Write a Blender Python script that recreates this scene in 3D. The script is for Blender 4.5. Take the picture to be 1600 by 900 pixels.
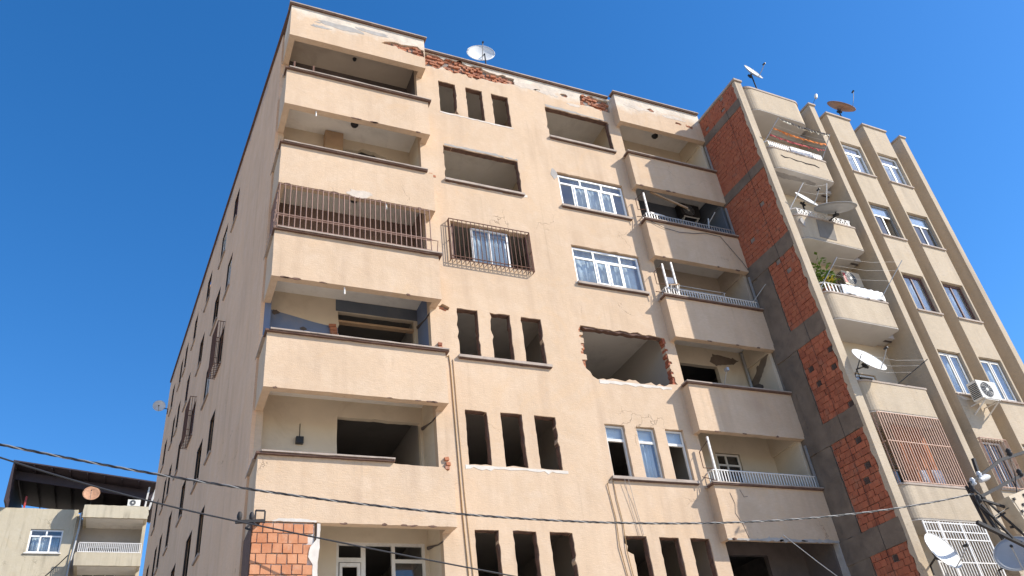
import bpy, math, random
import bmesh
from mathutils import Vector, Matrix, noise
from mathutils.geometry import tessellate_polygon
rnd = random.Random(11)
scene = bpy.context.scene
for o in list(bpy.data.objects): bpy.data.objects.remove(o)
col = scene.collection
V = Vector

# ------------------------------------------------------------------ camera
cam_d = bpy.data.cameras.new('camera'); cam = bpy.data.objects.new('camera', cam_d); col.objects.link(cam)
cam_d.sensor_width = 36.0; cam_d.lens = 1270.9954 / 1600 * 36; cam_d.clip_start = 0.1; cam_d.clip_end = 4000
yaw, pitch, roll = 0.4724, 0.5996, -0.1286
fw = V((math.sin(yaw)*math.cos(pitch), math.cos(yaw)*math.cos(pitch), math.sin(pitch)))
rt = V((math.cos(yaw), -math.sin(yaw), 0)); up = rt.cross(fw)
r2 = rt*math.cos(roll) + up*math.sin(roll); u2 = -rt*math.sin(roll) + up*math.cos(roll)
cam.matrix_world = Matrix(((r2.x, u2.x, -fw.x, -1.9991), (r2.y, u2.y, -fw.y, -16.8386), (r2.z, u2.z, -fw.z, -7.2641), (0, 0, 0, 1)))
scene.camera = cam

# ------------------------------------------------------------------ light
SUN = V((1.41, -1.0, 1.40)).normalized()
elev = math.asin(SUN.z); azim = math.atan2(SUN.x, SUN.y)
w = bpy.data.worlds.new('World'); scene.world = w; w.use_nodes = True
nt = w.node_tree; nt.nodes.clear()
sky = nt.nodes.new('ShaderNodeTexSky'); sky.sky_type = 'NISHITA'; sky.sun_disc = False
sky.sun_elevation = elev; sky.sun_rotation = azim; sky.altitude = 600; sky.air_density = 1.0; sky.dust_density = 0.4; sky.ozone_density = 2.2
hs = nt.nodes.new('ShaderNodeHueSaturation'); hs.inputs['Saturation'].default_value = 1.34
bg = nt.nodes.new('ShaderNodeBackground'); bg.inputs['Strength'].default_value = 0.135
wo = nt.nodes.new('ShaderNodeOutputWorld')
tn = nt.nodes.new('ShaderNodeMix'); tn.data_type = 'RGBA'; tn.blend_type = 'MULTIPLY'; tn.inputs[0].default_value = 1.0; tn.inputs[7].default_value = (1.0, 1.0, 1.07, 1)
nt.links.new(sky.outputs[0], hs.inputs['Color']); nt.links.new(hs.outputs[0], tn.inputs[6]); nt.links.new(tn.outputs[2], bg.inputs['Color']); nt.links.new(bg.outputs[0], wo.inputs['Surface'])
sd = bpy.data.lights.new('sun', 'SUN'); sd.energy = 4.6; sd.angle = math.radians(0.5); sd.color = (1.0, 0.945, 0.85)
so = bpy.data.objects.new('sun', sd); col.objects.link(so)
so.rotation_euler = (-SUN).to_track_quat('-Z', 'Y').to_euler(); so.location = (30, -30, 40)
scene.view_settings.view_transform = 'Standard'; scene.view_settings.look = 'None'
scene.view_settings.gamma = 1.0; scene.view_settings.exposure = 0.70; scene.view_settings.use_curve_mapping = False
scene.render.engine = 'CYCLES'
scene.cycles.max_bounces = 8; scene.cycles.diffuse_bounces = 5; scene.cycles.transparent_max_bounces = 12

# ------------------------------------------------------------------ helpers
def tag(o, label=None, cat=None, group=None, kind=None):
    if label: o['label'] = label
    if cat: o['category'] = cat
    if group: o['group'] = group
    if kind: o['kind'] = kind
    return o
def thing(name, label, cat, loc, group=None):
    o = bpy.data.objects.new(name, None); col.objects.link(o); o.location = loc; o.empty_display_size = 0.2
    return tag(o, label, cat, group)
def adopt(o, parent):
    if parent is not None:
        o.parent = parent
        if parent.type == 'EMPTY': o.matrix_parent_inverse = Matrix.Translation(-V(parent.location))
ID = lambda a, b, c: V((a, b, c))
class MB:
    def __init__(s): s.v = []; s.f = []; s.smooth = set()
    def add(s, vs, fs, smooth=False):
        n = len(s.v); s.v += [tuple(q) for q in vs]
        for f in fs:
            if smooth: s.smooth.add(len(s.f))
            s.f.append(tuple(i + n for i in f))
        return s
    def box(s, x0, x1, y0, y1, z0, z1, F=ID):
        c = [F(x, y, z) for z in (z0, z1) for y in (y0, y1) for x in (x0, x1)]
        return s.add(c, [(0, 2, 3, 1), (4, 5, 7, 6), (0, 1, 5, 4), (2, 6, 7, 3), (0, 4, 6, 2), (1, 3, 7, 5)])
    def tube(s, pts, r, n=6, caps=True):
        pts = [V(q) for q in pts]; rings = []
        for i, q in enumerate(pts):
            d = (pts[min(i+1, len(pts)-1)] - pts[max(i-1, 0)]).normalized()
            a = d.cross(V((0, 0, 1)) if abs(d.z) < .9 else V((1, 0, 0))).normalized(); b = d.cross(a)
            rr = r[i] if isinstance(r, (list, tuple)) else r
            rings.append([q + (a*math.cos(2*math.pi*k/n) + b*math.sin(2*math.pi*k/n))*rr for k in range(n)])
        vs = [q for R in rings for q in R]; fs = []
        for i in range(len(pts)-1):
            for k in range(n):
                fs.append((i*n+k, i*n+(k+1) % n, (i+1)*n+(k+1) % n, (i+1)*n+k))
        s.add(vs, fs, smooth=True)
        if caps: s.add(rings[0], [tuple(range(n))]); s.add(rings[-1], [tuple(range(n))])
        return s
    def bar(s, a, b, w, h=None):
        a, b = V(a), V(b); h = h or w; d = (b-a).normalized()
        p = d.cross(V((0, 0, 1)) if abs(d.z) < .95 else V((0, 1, 0))).normalized()*w/2; q = d.cross(p).normalized()*h/2
        c = [a-p-q, a+p-q, a+p+q, a-p+q, b-p-q, b+p-q, b+p+q, b-p+q]
        return s.add(c, [(0, 1, 2, 3), (4, 7, 6, 5), (0, 4, 5, 1), (1, 5, 6, 2), (2, 6, 7, 3), (3, 7, 4, 0)])
    def panel(s, outer, holes, F, t):
        """flat wall with openings: outline and holes in (u, z); F(u, w, z) with w from 0 (front) to t (back)"""
        polys = [[V((a, b, 0)) for a, b in P] for P in [outer] + list(holes)]
        tris = tessellate_polygon(polys); flat = [q for P in polys for q in P]; n = len(flat)
        vs = [F(q.x, 0, q.y) for q in flat] + [F(q.x, t, q.y) for q in flat]
        fs = [tuple(x) for x in tris] + [tuple(i+n for i in reversed(x)) for x in tris]
        k = 0
        for P in polys:
            m = len(P)
            for i in range(m):
                j = (i+1) % m; fs.append((k+i, k+j, k+j+n, k+i+n))
            k += m
        return s.add(vs, fs)
    def build(s, name, mat, parent=None, recalc=True):
        me = bpy.data.meshes.new(name); me.from_pydata(s.v, [], s.f)
        if s.smooth:
            me.polygons.foreach_set('use_smooth', [i in s.smooth for i in range(len(s.f))])
        if recalc:
            bm = bmesh.new(); bm.from_mesh(me); bmesh.ops.recalc_face_normals(bm, faces=bm.faces); bm.to_mesh(me); bm.free()
        me.materials.append(mat); me.update()
        o = bpy.data.objects.new(name, me); col.objects.link(o); adopt(o, parent); return o
def rect(x0, x1, z0, z1, amp=0.0, step=0.13):
    P = [(x0, z0), (x1, z0), (x1, z1), (x0, z1)]
    return rough(P, amp, step) if amp else P
def rough(P, amp, step=0.13):
    out = []
    for i in range(len(P)):
        a, b = P[i], P[(i+1) % len(P)]; L = math.dist(a, b); n = max(1, int(L/step))
        for k in range(n):
            t = k/n + (rnd.uniform(-.25, .25)/n if k else 0); q = (a[0]+(b[0]-a[0])*t, a[1]+(b[1]-a[1])*t)
            am = amp*(2.6 if rnd.random() < .1 else .6); out.append((q[0]+rnd.uniform(-am, am), q[1]+rnd.uniform(-am, am)))
    return out
def blob(cx, cz, rx, rz, n=14, j=.3):
    return [(cx+rx*math.cos(2*math.pi*k/n)*(1+rnd.uniform(-j, j)), cz+rz*math.sin(2*math.pi*k/n)*(1+rnd.uniform(-j, j))) for k in range(n)]

# ------------------------------------------------------------------ materials
class NG:
    def __init__(s, name):
        s.m = bpy.data.materials.new(name); s.m.use_nodes = True; s.t = s.m.node_tree; s.t.nodes.clear()
        s.out = s.t.nodes.new('ShaderNodeOutputMaterial'); s.b = s.t.nodes.new('ShaderNodeBsdfPrincipled')
        s.t.links.new(s.b.outputs[0], s.out.inputs['Surface']); s.pos = s.n('ShaderNodeNewGeometry').outputs['Position']
    def n(s, ty, **kw):
        q = s.t.nodes.new(ty)
        for k, v in kw.items(): setattr(q, k, v)
        return q
    def l(s, a, b): s.t.links.new(a, b)
    def noise(s, scale, detail=4, vec=None, rough=.55, dist=0, st=(1, 1, 1)):
        q = s.n('ShaderNodeTexNoise'); q.inputs['Scale'].default_value = scale; q.inputs['Detail'].default_value = detail
        q.inputs['Roughness'].default_value = rough; q.inputs['Distortion'].default_value = dist
        mp = s.n('ShaderNodeMapping'); mp.inputs['Scale'].default_value = st; s.l(vec or s.pos, mp.inputs[0]); s.l(mp.outputs[0], q.inputs['Vector'])
        return q.outputs['Fac']
    def ramp(s, fac, a, b, lo=0., hi=1.):
        q = s.n('ShaderNodeMapRange'); q.inputs[1].default_value = a; q.inputs[2].default_value = b
        q.inputs[3].default_value = lo; q.inputs[4].default_value = hi; s.l(fac, q.inputs[0]); return q.outputs[0]
    def mix(s, fac, a, b, mode='MIX'):
        q = s.n('ShaderNodeMix', data_type='RGBA', blend_type=mode)
        for i, v in ((0, fac), (6, a), (7, b)):
            if isinstance(v, (int, float)): q.inputs[i].default_value = v
            elif isinstance(v, tuple): q.inputs[i].default_value = (*v, 1)
            else: s.l(v, q.inputs[i])
        return q.outputs[2]
    def math(s, op, a, b):
        q = s.n('ShaderNodeMath', operation=op)
        for i, v in ((0, a), (1, b)):
            if isinstance(v, (int, float)): q.inputs[i].default_value = v
            else: s.l(v, q.inputs[i])
        return q.outputs[0]
    def bump(s, h, strength=.3, dist=.01):
        q = s.n('ShaderNodeBump'); q.inputs['Strength'].default_value = strength; q.inputs['Distance'].default_value = dist
        s.l(h, q.inputs['Height']); s.l(q.outputs[0], s.b.inputs['Normal']); return q
    def fin(s, color, rough=.85, metal=0., spec=.3):
        if isinstance(color, tuple): s.b.inputs['Base Color'].default_value = (*color, 1)
        else: s.l(color, s.b.inputs['Base Color'])
        if isinstance(rough, (int, float)): s.b.inputs['Roughness'].default_value = rough
        else: s.l(rough, s.b.inputs['Roughness'])
        s.b.inputs['Metallic'].default_value = metal; s.b.inputs['Specular IOR Level'].default_value = spec
        return s.m
def sc(c, k): return tuple(x*k for x in c)
def plaster(name, base, stain, pale, streak=.5, top=None, grain=.5, patch=.25):
    g = NG(name)
    c = g.mix(g.ramp(g.noise(.45, 6), .35, .7), base, sc(base, .86))
    c = g.mix(g.ramp(g.noise(1.9, 5, dist=.6), .45, .75, 0, .5), c, tuple(.5*(a+b) for a, b in zip(base, pale)))
    c = g.mix(g.ramp(g.noise(.85, 7, rough=.62), .63, .72, 0, patch), c, pale)
    st = g.math('MULTIPLY', g.ramp(g.noise(1.0, 6, st=(2.6, 2.6, .22)), .47, .74), g.ramp(g.noise(.5, 3), .35, .6))
    c = g.mix(g.math('MULTIPLY', st, streak), c, stain)
    s2 = g.math('MULTIPLY', g.ramp(g.noise(1.0, 5, st=(9, 9, .3)), .55, .72), g.ramp(g.noise(.7, 4), .48, .62))
    c = g.mix(g.math('MULTIPLY', s2, streak*.55), c, sc(stain, .75))
    c = g.mix(g.ramp(g.noise(.6, 8, rough=.7, dist=1.2), .56, .62, 0, .28), c, (base[0]*.98, base[1]*.90, base[2]*.78))
    c = g.mix(g.ramp(g.noise(3.4, 6, rough=.75), .58, .70, 0, .3), c, sc(base, .80))
    fine = g.noise(1., 6, st=(7, 7, 30), rough=.7)
    c = g.mix(g.ramp(fine, .3, .72, 0, grain), c, sc(base, .72))
    speck = g.ramp(g.noise(9, 3), .7, .76, 0, .45); c = g.mix(speck, c, sc(stain, .8))
    # hairline cracks
    vo = g.n('ShaderNodeTexVoronoi', feature='DISTANCE_TO_EDGE'); vo.inputs['Scale'].default_value = .42
    wp = g.n('ShaderNodeVectorMath', operation='ADD'); nz = g.n('ShaderNodeTexNoise'); nz.inputs['Scale'].default_value = 2.2; nz.inputs['Detail'].default_value = 5
    g.l(g.pos, nz.inputs['Vector']); g.l(g.pos, wp.inputs[0]); g.l(nz.outputs['Color'], wp.inputs[1]); g.l(wp.outputs[0], vo.inputs['Vector'])
    ck = g.math('MULTIPLY', g.ramp(vo.outputs['Distance'], .0, .006, 1, 0), g.ramp(g.noise(.33, 2), .6, .68))
    c = g.mix(g.math('MULTIPLY', ck, .6), c, sc(stain, .45))
    if top:
        z = g.n('ShaderNodeSeparateXYZ'); g.l(g.pos, z.inputs[0])
        zz = g.math('ADD', z.outputs[2], g.ramp(g.noise(.9, 6, rough=.65), 0, 1, -.9, .9))
        m = g.ramp(zz, top[0], top[0]+.35)
        wc = g.mix(g.ramp(g.noise(2.2, 7, rough=.7), .42, .66), top[1], top[2])
        c = g.mix(g.math('MULTIPLY', m, .85), c, wc)
    h = g.math('ADD', g.noise(38, 4), g.math('MULTIPLY', g.noise(3.2, 5), 1.6))
    h = g.math('ADD', h, g.math('MULTIPLY', fine, 1.2))
    h = g.math('SUBTRACT', h, g.math('MULTIPLY', ck, 3.))
    g.bump(h, .45, .012)
    return g.fin(c, .92, spec=.12)
def plain(name, c, rough=.7, metal=0., var=.15, scale=3., bump=.1, spec=.3, dirt=None, damt=.35):
    g = NG(name)
    k = g.mix(g.ramp(g.noise(scale, 5), .3, .75), c, sc(c, 1-var))
    if dirt: k = g.mix(g.ramp(g.noise(scale*.8, 7, rough=.7, dist=.5), .52, .68, 0, damt), k, dirt)
    if bump: g.bump(g.noise(scale*9, 4), bump, .006)
    return g.fin(k, rough, metal, spec)
def rnd_brick(name, cols, dust):
    g = NG(name); oi = g.n('ShaderNodeObjectInfo')
    k = g.mix(oi.outputs['Random'], cols[0], cols[1])
    k = g.mix(g.ramp(g.noise(5, 5), .4, .7, 0, .6), k, cols[2])
    k = g.mix(g.ramp(g.noise(3.1, 6, rough=.7), .55, .72, 0, .55), k, dust)
    wv = g.n('ShaderNodeTexWave'); wv.inputs['Scale'].default_value = 22; wv.bands_direction = 'Z'; g.l(g.pos, wv.inputs['Vector'])
    g.bump(g.math('ADD', g.noise(30, 4), g.math('MULTIPLY', wv.outputs['Fac'], .4)), .5, .008)
    return g.fin(k, .9, spec=.15)
def glass_mat(name, tint, refl=1.0, rough=.03, dirty=.12):
    g = NG(name); t = g.t
    tr = g.n('ShaderNodeBsdfTransparent'); tr.inputs[0].default_value = (*tint, 1)
    gl = g.n('ShaderNodeBsdfGlossy'); gl.inputs['Roughness'].default_value = rough; gl.inputs['Color'].default_value = (refl, refl, refl, 1)
    lw = g.n('ShaderNodeLayerWeight'); lw.inputs['Blend'].default_value = .5
    fr = g.math('ADD', .07, g.math('MULTIPLY', .93, g.math('POWER', lw.outputs['Facing'], 4.0)))
    mx = g.n('ShaderNodeMixShader'); g.l(fr, mx.inputs[0]); g.l(tr.outputs[0], mx.inputs[1]); g.l(gl.outputs[0], mx.inputs[2])
    df = g.n('ShaderNodeBsdfDiffuse'); df.inputs[0].default_value = (.35, .33, .3, 1)
    m2 = g.n('ShaderNodeMixShader'); g.l(g.ramp(g.noise(2.5, 6), .35, .75, dirty*.3, dirty), m2.inputs[0]); g.l(mx.outputs[0], m2.inputs[1]); g.l(df.outputs[0], m2.inputs[2])
    bp_ = g.n('ShaderNodeBump'); bp_.inputs['Strength'].default_value = .04; g.l(g.noise(1.6, 2), bp_.inputs['Height']); g.l(bp_.outputs[0], gl.inputs['Normal'])
    g.l(m2.outputs[0], g.out.inputs['Surface']); return g.m
M = {}
PEACH = (.622, .458, .316)
M['peach'] = plaster('peach_plaster', PEACH, (.37, .255, .175), (.68, .57, .46), streak=.5, top=(14.30, (.68, .60, .50), (.47, .42, .36)))
M['side_peach_bounce'] = plaster('bounce_tinted_side_plaster', (.75, .495, .32), (.40, .24, .14), (.74, .57, .46), streak=.5, top=(14.6, (.42, .34, .30), (.24, .19, .17)))  # peach made pinker and brighter in place of missing bounced light
M['coping'] = plain('coping_stone', (.44, .36, .30), .85, var=.35, scale=2.5, bump=.3, dirt=(.17, .12, .095), damt=.5)
M['dark_brown'] = plain('dark_brown_band', (.15, .085, .062), .85, var=.4, scale=4, bump=.4, dirt=(.22, .15, .11), damt=.4)  # dark brown of the layer below copings and sills
M['brown_wall'] = plain('brown_wall_paint', (.24, .165, .135), .9, var=.25, scale=1.4, dirt=(.13, .09, .075))
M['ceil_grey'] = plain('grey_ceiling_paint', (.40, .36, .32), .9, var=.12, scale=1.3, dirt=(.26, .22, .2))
M['ceil_dark'] = plain('shade_darkened_paint', (.20, .18, .16), .9, var=.2, scale=1.3, dirt=(.1, .09, .08))  # ceiling paint darkened to put deep shade into the colour
M['brick_spall'] = rnd_brick('broken_red_brick', [(.44, .17, .09), (.22, .08, .05), (.50, .25, .15)], (.58, .48, .39))
M['ceil'] = plain('ceiling_paint', (.78, .735, .665), .9, var=.12, scale=1.3, dirt=(.34, .29, .24), damt=.3)
M['ceil_tan'] = plain('tan_ceiling_paint', (.46, .38, .30), .9, var=.15, scale=1.3, dirt=(.24, .19, .15))
M['cream'] = plain('cream_wall_paint', (.62, .52, .39), .9, var=.14, scale=1.1, dirt=(.40, .31, .22), damt=.4)
M['dark_wall'] = plain('dark_wall_paint', (.13, .105, .095), .9, var=.35, scale=1.4, dirt=(.05, .045, .04))  # plain dark brown for walls, cracks and joints
M['blue_wall'] = plain('blue_wall_paint', (.16, .20, .30), .85, var=.18, scale=1.2, dirt=(.30, .26, .24), damt=.35)
M['slate_wall'] = plain('slate_wall_paint', (.115, .13, .155), .85, var=.2, scale=1.2, dirt=(.2, .19, .18))
M['room'] = plain('room_wall_paint', (.42, .385, .345), .9, var=.12, scale=.8, dirt=(.28, .24, .2))
M['white_skim'] = plain('white_skim_plaster', (.66, .60, .53), .9, var=.25, scale=4, bump=.5, dirt=(.56, .45, .35))
M['pale_plaster'] = plain('pale_weathered_plaster', (.62, .53, .44), .95, var=.25, scale=5, bump=.8, dirt=(.42, .36, .3))
M['grey_render'] = plain('grey_render', (.40, .37, .34), .95, var=.25, scale=5, bump=.8, dirt=(.24, .22, .2))
M['mortar'] = plain('mortar_bed', (.27, .23, .20), .95, var=.35, scale=7, bump=1., dirt=(.14, .12, .11))
M['white_mortar'] = plain('pale_mortar', (.62, .57, .52), .95, var=.3, scale=8, bump=1., dirt=(.3, .26, .22))
M['brick'] = rnd_brick('fresh_red_brick', [(.55, .25, .13), (.45, .18, .09), (.60, .31, .18)], (.56, .44, .34))
M['brick_old'] = rnd_brick('weathered_red_brick', [(.40, .125, .07), (.26, .085, .05), (.44, .165, .09)], (.22, .15, .115))
M['brick_dark'] = plain('hollow_brick_shadow', (.07, .048, .04), .95)
M['concrete'] = plain('bare_concrete', (.205, .158, .12), .95, var=.4, scale=2.2, bump=.9, dirt=(.10, .082, .07), damt=.7)
SAND = (.52, .425, .312)
M['sand'] = plaster('sand_plaster', SAND, (.24, .19, .15), (.58, .50, .41), streak=.55, grain=.6, patch=.15)
M['nb_soffit'] = plain('pale_soffit_paint', (.58, .54, .49), .9, var=.12, scale=1.5, dirt=(.36, .31, .27), damt=.3)
M['pvc'] = plain('white_plastic_frame', (.82, .81, .79), .4, var=.05, scale=2, bump=0, spec=.45)
M['old_white'] = plain('old_white_paint', (.70, .67, .62), .6, var=.15, scale=5, dirt=(.42, .34, .27))
M['brown_frame'] = plain('brown_window_frame', (.14, .065, .05), .5, var=.2, scale=5)
M['alu'] = plain('dull_aluminium_frame', (.36, .35, .33), .45, .3, var=.15, scale=6, bump=0)
M['glass'] = glass_mat('window_glass', (.85, .90, .93))
M['glass_dark'] = glass_mat('dusty_window_glass', (.35, .38, .4), dirty=.2)
M['curtain'] = plain('white_net_curtain', (.78, .77, .75), .9, var=.1, scale=3, bump=.3)
M['rust'] = plain('rusty_brown_steel', (.165, .085, .06), .75, .2, var=.4, scale=9, bump=.4, dirt=(.30, .14, .07))
M['brown_steel'] = plain('faded_brown_steel', (.30, .185, .145), .65, .1, var=.3, scale=9, bump=.3, dirt=(.16, .08, .05))
M['pink_rust'] = plain('faded_pink_steel', (.50, .33, .25), .65, .1, var=.2, scale=9, bump=.3, dirt=(.30, .14, .07))
M['white_steel'] = plain('white_painted_steel', (.72, .70, .67), .5, var=.1, scale=6, bump=.1, dirt=(.4, .3, .22), damt=.25)
M['grey_steel'] = plain('grey_galvanised_steel', (.40, .40, .40), .5, .5, var=.2, scale=8, bump=.2)
M['dark_steel'] = plain('dark_weathered_steel', (.035, .032, .033), .7, .0, var=.3, scale=8, bump=.2)
M['cable'] = plain('black_cable_sheath', (.022, .022, .026), .45, var=.2, scale=10, bump=.1, spec=.5)
M['bare_wire'] = plain('bare_aluminium_wire', (.26, .255, .25), .5, .3, var=.2, scale=10, bump=0)
M['tan_wire'] = plain('tan_cable_sheath', (.40, .26, .13), .7, var=.3, scale=6)
M['dish_white'] = plain('white_dish_enamel', (.74, .73, .70), .45, var=.08, scale=4, bump=.05, dirt=(.45, .36, .27), damt=.25)
M['dish_grey'] = plain('grey_dish_enamel', (.42, .43, .44), .5, var=.12, scale=4, bump=.05, dirt=(.3, .27, .24))
M['dish_rust'] = plain('rust_stained_dish', (.46, .25, .15), .7, var=.3, scale=6, bump=.2, dirt=(.22, .10, .05), damt=.7)
M['ac_white'] = plain('yellowed_ac_casing', (.72, .69, .62), .5, var=.08, scale=5, bump=.05, dirt=(.45, .36, .26), damt=.25)
M['black_plastic'] = plain('black_plastic', (.03, .03, .032), .5, var=.2, scale=8)
M['red_plastic'] = plain('red_plastic', (.45, .06, .05), .5)
M['box_beige'] = plain('beige_cabinet_enamel', (.56, .46, .33), .55, var=.12, scale=4, bump=.1, dirt=(.36, .25, .16))
M['porcelain'] = plain('porcelain', (.55, .55, .56), .25, var=.15, scale=12, bump=0, spec=.6)
M['old_wood'] = plain('dark_old_wood', (.05, .034, .028), .8, var=.4, scale=6, bump=.3)
M['wood'] = plain('tan_board', (.42, .28, .17), .8, var=.25, scale=3, bump=.3)
M['leaf'] = plain('green_leaf', (.14, .24, .035), .6, var=.5, scale=7, bump=0)
M['leaf_y'] = plain('yellow_leaf', (.55, .45, .06), .6, var=.4, scale=7, bump=0)
M['pot'] = plain('terracotta_pot', (.35, .16, .09), .8)
M['sheet'] = plain('white_cotton', (.82, .81, .80), .9, var=.06, scale=5, bump=.2)
M['orange_cloth'] = plain('orange_cloth', (.66, .21, .05), .9, scale=8)
M['red_cloth'] = plain('dull_red_cloth', (.42, .08, .08), .9, scale=8)
M['dark_cloth'] = plain('dark_cloth', (.05, .045, .05), .9, scale=8)
M['cream_cloth'] = plain('cream_cloth', (.66, .60, .48), .9, scale=8)
M['blue_cloth'] = plain('pale_blue_cloth', (.55, .62, .72), .9, scale=8, dirt=(.2, .25, .4))
M['amber_curtain'] = plain('amber_curtain', (.40, .13, .045), .9, scale=3, var=.4)
M['maroon'] = plain('maroon_roof_sheet', (.05, .036, .042), .6, var=.25, scale=3)
M['street'] = plain('dusty_concrete_pavers', (.47, .41, .34), .9, var=.25, scale=1.5, bump=.6)
M['paving'] = plain('dusty_paving', (.53, .46, .38), .9, var=.2, scale=1.2, bump=.5)
M['earth'] = plain('dusty_ground', (.54, .435, .32), .95, var=.2, scale=.3, bump=.4)
M['rubble'] = plain('rubble', (.30, .25, .21), .95, var=.5, scale=5, bump=1., dirt=(.45, .2, .12))
M['dark_room'] = M['dark_wall']
M['yellow_pvc'] = M['old_white']
M['brick_pier'] = plain('rough_brown_mortar_face', (.17, .10, .075), .95, var=.5, scale=8, bump=1.)

# ------------------------------------------------------------------ ground
GZ = -8.9
g = MB(); S = 900
g.add([(-S, -S, GZ), (S, -S, GZ), (S, S, GZ), (-S, S, GZ)], [(0, 1, 2, 3)])
tag(g.build('ground', M['earth'], recalc=False), kind='structure')
g = MB().add([(-200, -15.5, GZ+.004), (200, -15.5, GZ+.004), (200, -6.0, GZ+.004), (-200, -6.0, GZ+.004)], [(0, 1, 2, 3)])
tag(g.build('road', M['street'], recalc=False), kind='structure')
for y0, y1 in ((-6.0, -0.45), (-19.5, -15.5)):
    p = tag(MB().box(-60, 60, y0, y1, GZ-.2, GZ+.13).build('pavement', M['paving']), kind='structure')

# ================================================================== MAIN BLOCK
main = thing('apartment_building', 'tall peach apartment block with torn-out windows and balconies on the left corner', 'building', (7.5, 10, GZ))
bL, bR, XR, XE = .45, .32, 11.6, 15.30
FF = lambda u, w, z: V((u, w, z))                      # facade plane y = 0
holes = []
def H(x0, x1, z0, z1, amp=.012):
    P = rect(x0, x1, z0, z1, amp); holes.append(P); return P
TL = [(4.88, 5.47), (5.83, 6.42), (6.76, 7.37)]; TR = [(8.8, 9.41), (9.77, 10.35), (10.69, 11.28)]
for k in (4, 1, 0, -1):
    for a, b in TL: H(a, b, 3*k+.28, 3*k+1.72, .016)
for k in (0, -1):
    for a, b in TR:
        if k == -1 and a == 8.8:
            holes.append(rough([(8.95, -2.75), (9.41, -2.75), (9.41, -1.32), (8.78, -1.32), (8.74, -1.5), (8.82, -1.56), (8.78, -1.7), (8.95, -1.78)], .012))
        else: H(a, b, 3*k+.22, 3*k+1.67, .012)
H(4.87, 7.38, 9.38, 10.76, .016); H(8.77, 11.28, 12.31, 13.74, .02)
H(8.78, 11.24, 9.27, 10.68); H(4.9, 7.36, 6.37, 7.74); H(8.8, 11.2, 6.28, 7.67)
for k in (-2,):
    for a, b in ((4.88, 7.37), (8.8, 11.28)): H(a, b, 3*k+.25, 3*k+1.7)
# big smashed opening on the third storey
bigH = [(8.62, 4.72)]
x = 8.9
while x < 11.25: bigH.append((x, 4.70 + rnd.uniform(-.035, .05))); x += rnd.uniform(.1, .22)
bigH.append((11.43, 4.66))
z = 4.55
while z > 3.2:
    xx = 11.40 + rnd.choice((-.03, .0, .05, .08)); bigH += [(xx, z), (xx + rnd.uniform(-.01, .01), z-.07)]; z -= .085
bigH.append((11.5, 3.12))
x = 11.3
while x > 8.95: bigH.append((x, 3.05 + rnd.uniform(-.06, .06))); x -= rnd.uniform(.08, .2)
bigH += [(8.86, 3.0), (8.72, 3.08), (8.66, 3.22), (8.56, 3.3), (8.5, 3.42)]
z = 3.5
while z < 4.55:
    xx = 8.52 + rnd.choice((-.04, 0., .06, .12)); bigH += [(xx, z), (xx + rnd.uniform(-.01, .01), z+.075)]; z += .09
holes.append(bigH)
# spalled plaster showing brick along the roof parapet
sp1 = rough([(4.34, 14.26), (4.6, 14.33), (4.9, 14.31), (5.0, 14.42), (5.3, 14.33), (5.9, 14.36), (6.0, 14.28), (6.3, 14.26), (6.5, 14.36), (6.8, 14.34), (7.3, 14.40), (7.5, 14.46), (7.74, 14.50), (7.72, 14.80), (7.3, 14.86), (7.1, 14.78), (6.7, 14.82), (6.5, 14.93), (6.0, 14.86), (5.8, 14.95), (5.4, 14.96), (5.1, 14.86), (4.95, 14.96), (4.34, 14.96)], .04, .09)
sp2 = rough([(10.28, 14.33), (10.7, 14.36), (11.1, 14.3), (11.5, 14.28), (11.52, 14.9), (11.2, 14.88), (10.6, 14.93), (10.36, 14.86), (10.3, 14.6)], .03, .1)
sp3 = rough(blob(9.65, 14.6, .13, .09), .01)
hk = rough(blob(4.52, 4.66, .15, .10), .012, .06)
holes += [sp1, sp2, sp3, hk]
front = MB().panel([(4.12, GZ), (XR+.15, GZ), (XR+.15, 15.0), (4.12, 15.0)], holes, FF, .2).build('front_wall', M['peach'], main)
for q in ((4.3, 7.9, .09, .19, 14.2, 14.98), (10.1, 11.7, .09, .19, 14.2, 14.98), (9.4, 9.9, .05, .19, 14.4, 14.8), (4.32, 4.72, .1, .19, 4.5, 4.85)): MB().box(*q).build('mortar_backing', M['mortar'], main)
# ---- shared brick meshes
def brick_mesh(name, lx, ly, lz, mat, bev=.006):
    bm = bmesh.new(); bmesh.ops.create_cube(bm, size=1)
    for q in bm.verts: q.co = V((q.co.x*lx + rnd.uniform(-.004, .004), q.co.y*ly, q.co.z*lz + rnd.uniform(-.004, .004)))
    me = bpy.data.meshes.new(name); bm.to_mesh(me); bm.free(); me.materials.append(mat); return me
def place(me, name, loc, parent, rot=(0, 0, 0)):
    o = bpy.data.objects.new(name, me); col.objects.link(o); o.location = loc; o.rotation_euler = rot; adopt(o, parent); return o
def inside(P, x, z):
    c = False; n = len(P)
    for i in range(n):
        (x1, z1), (x2, z2) = P[i], P[i-1]
        if (z1 > z) != (z2 > z) and x < (x2-x1)*(z-z1)/(z2-z1)+x1: c = not c
    return c
thin = [brick_mesh('brick', .18, .09, .082, M['brick_spall']) for _ in range(3)]
half = [brick_mesh('brick', .10, .09, .082, M['brick_spall']) for _ in range(2)]
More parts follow.
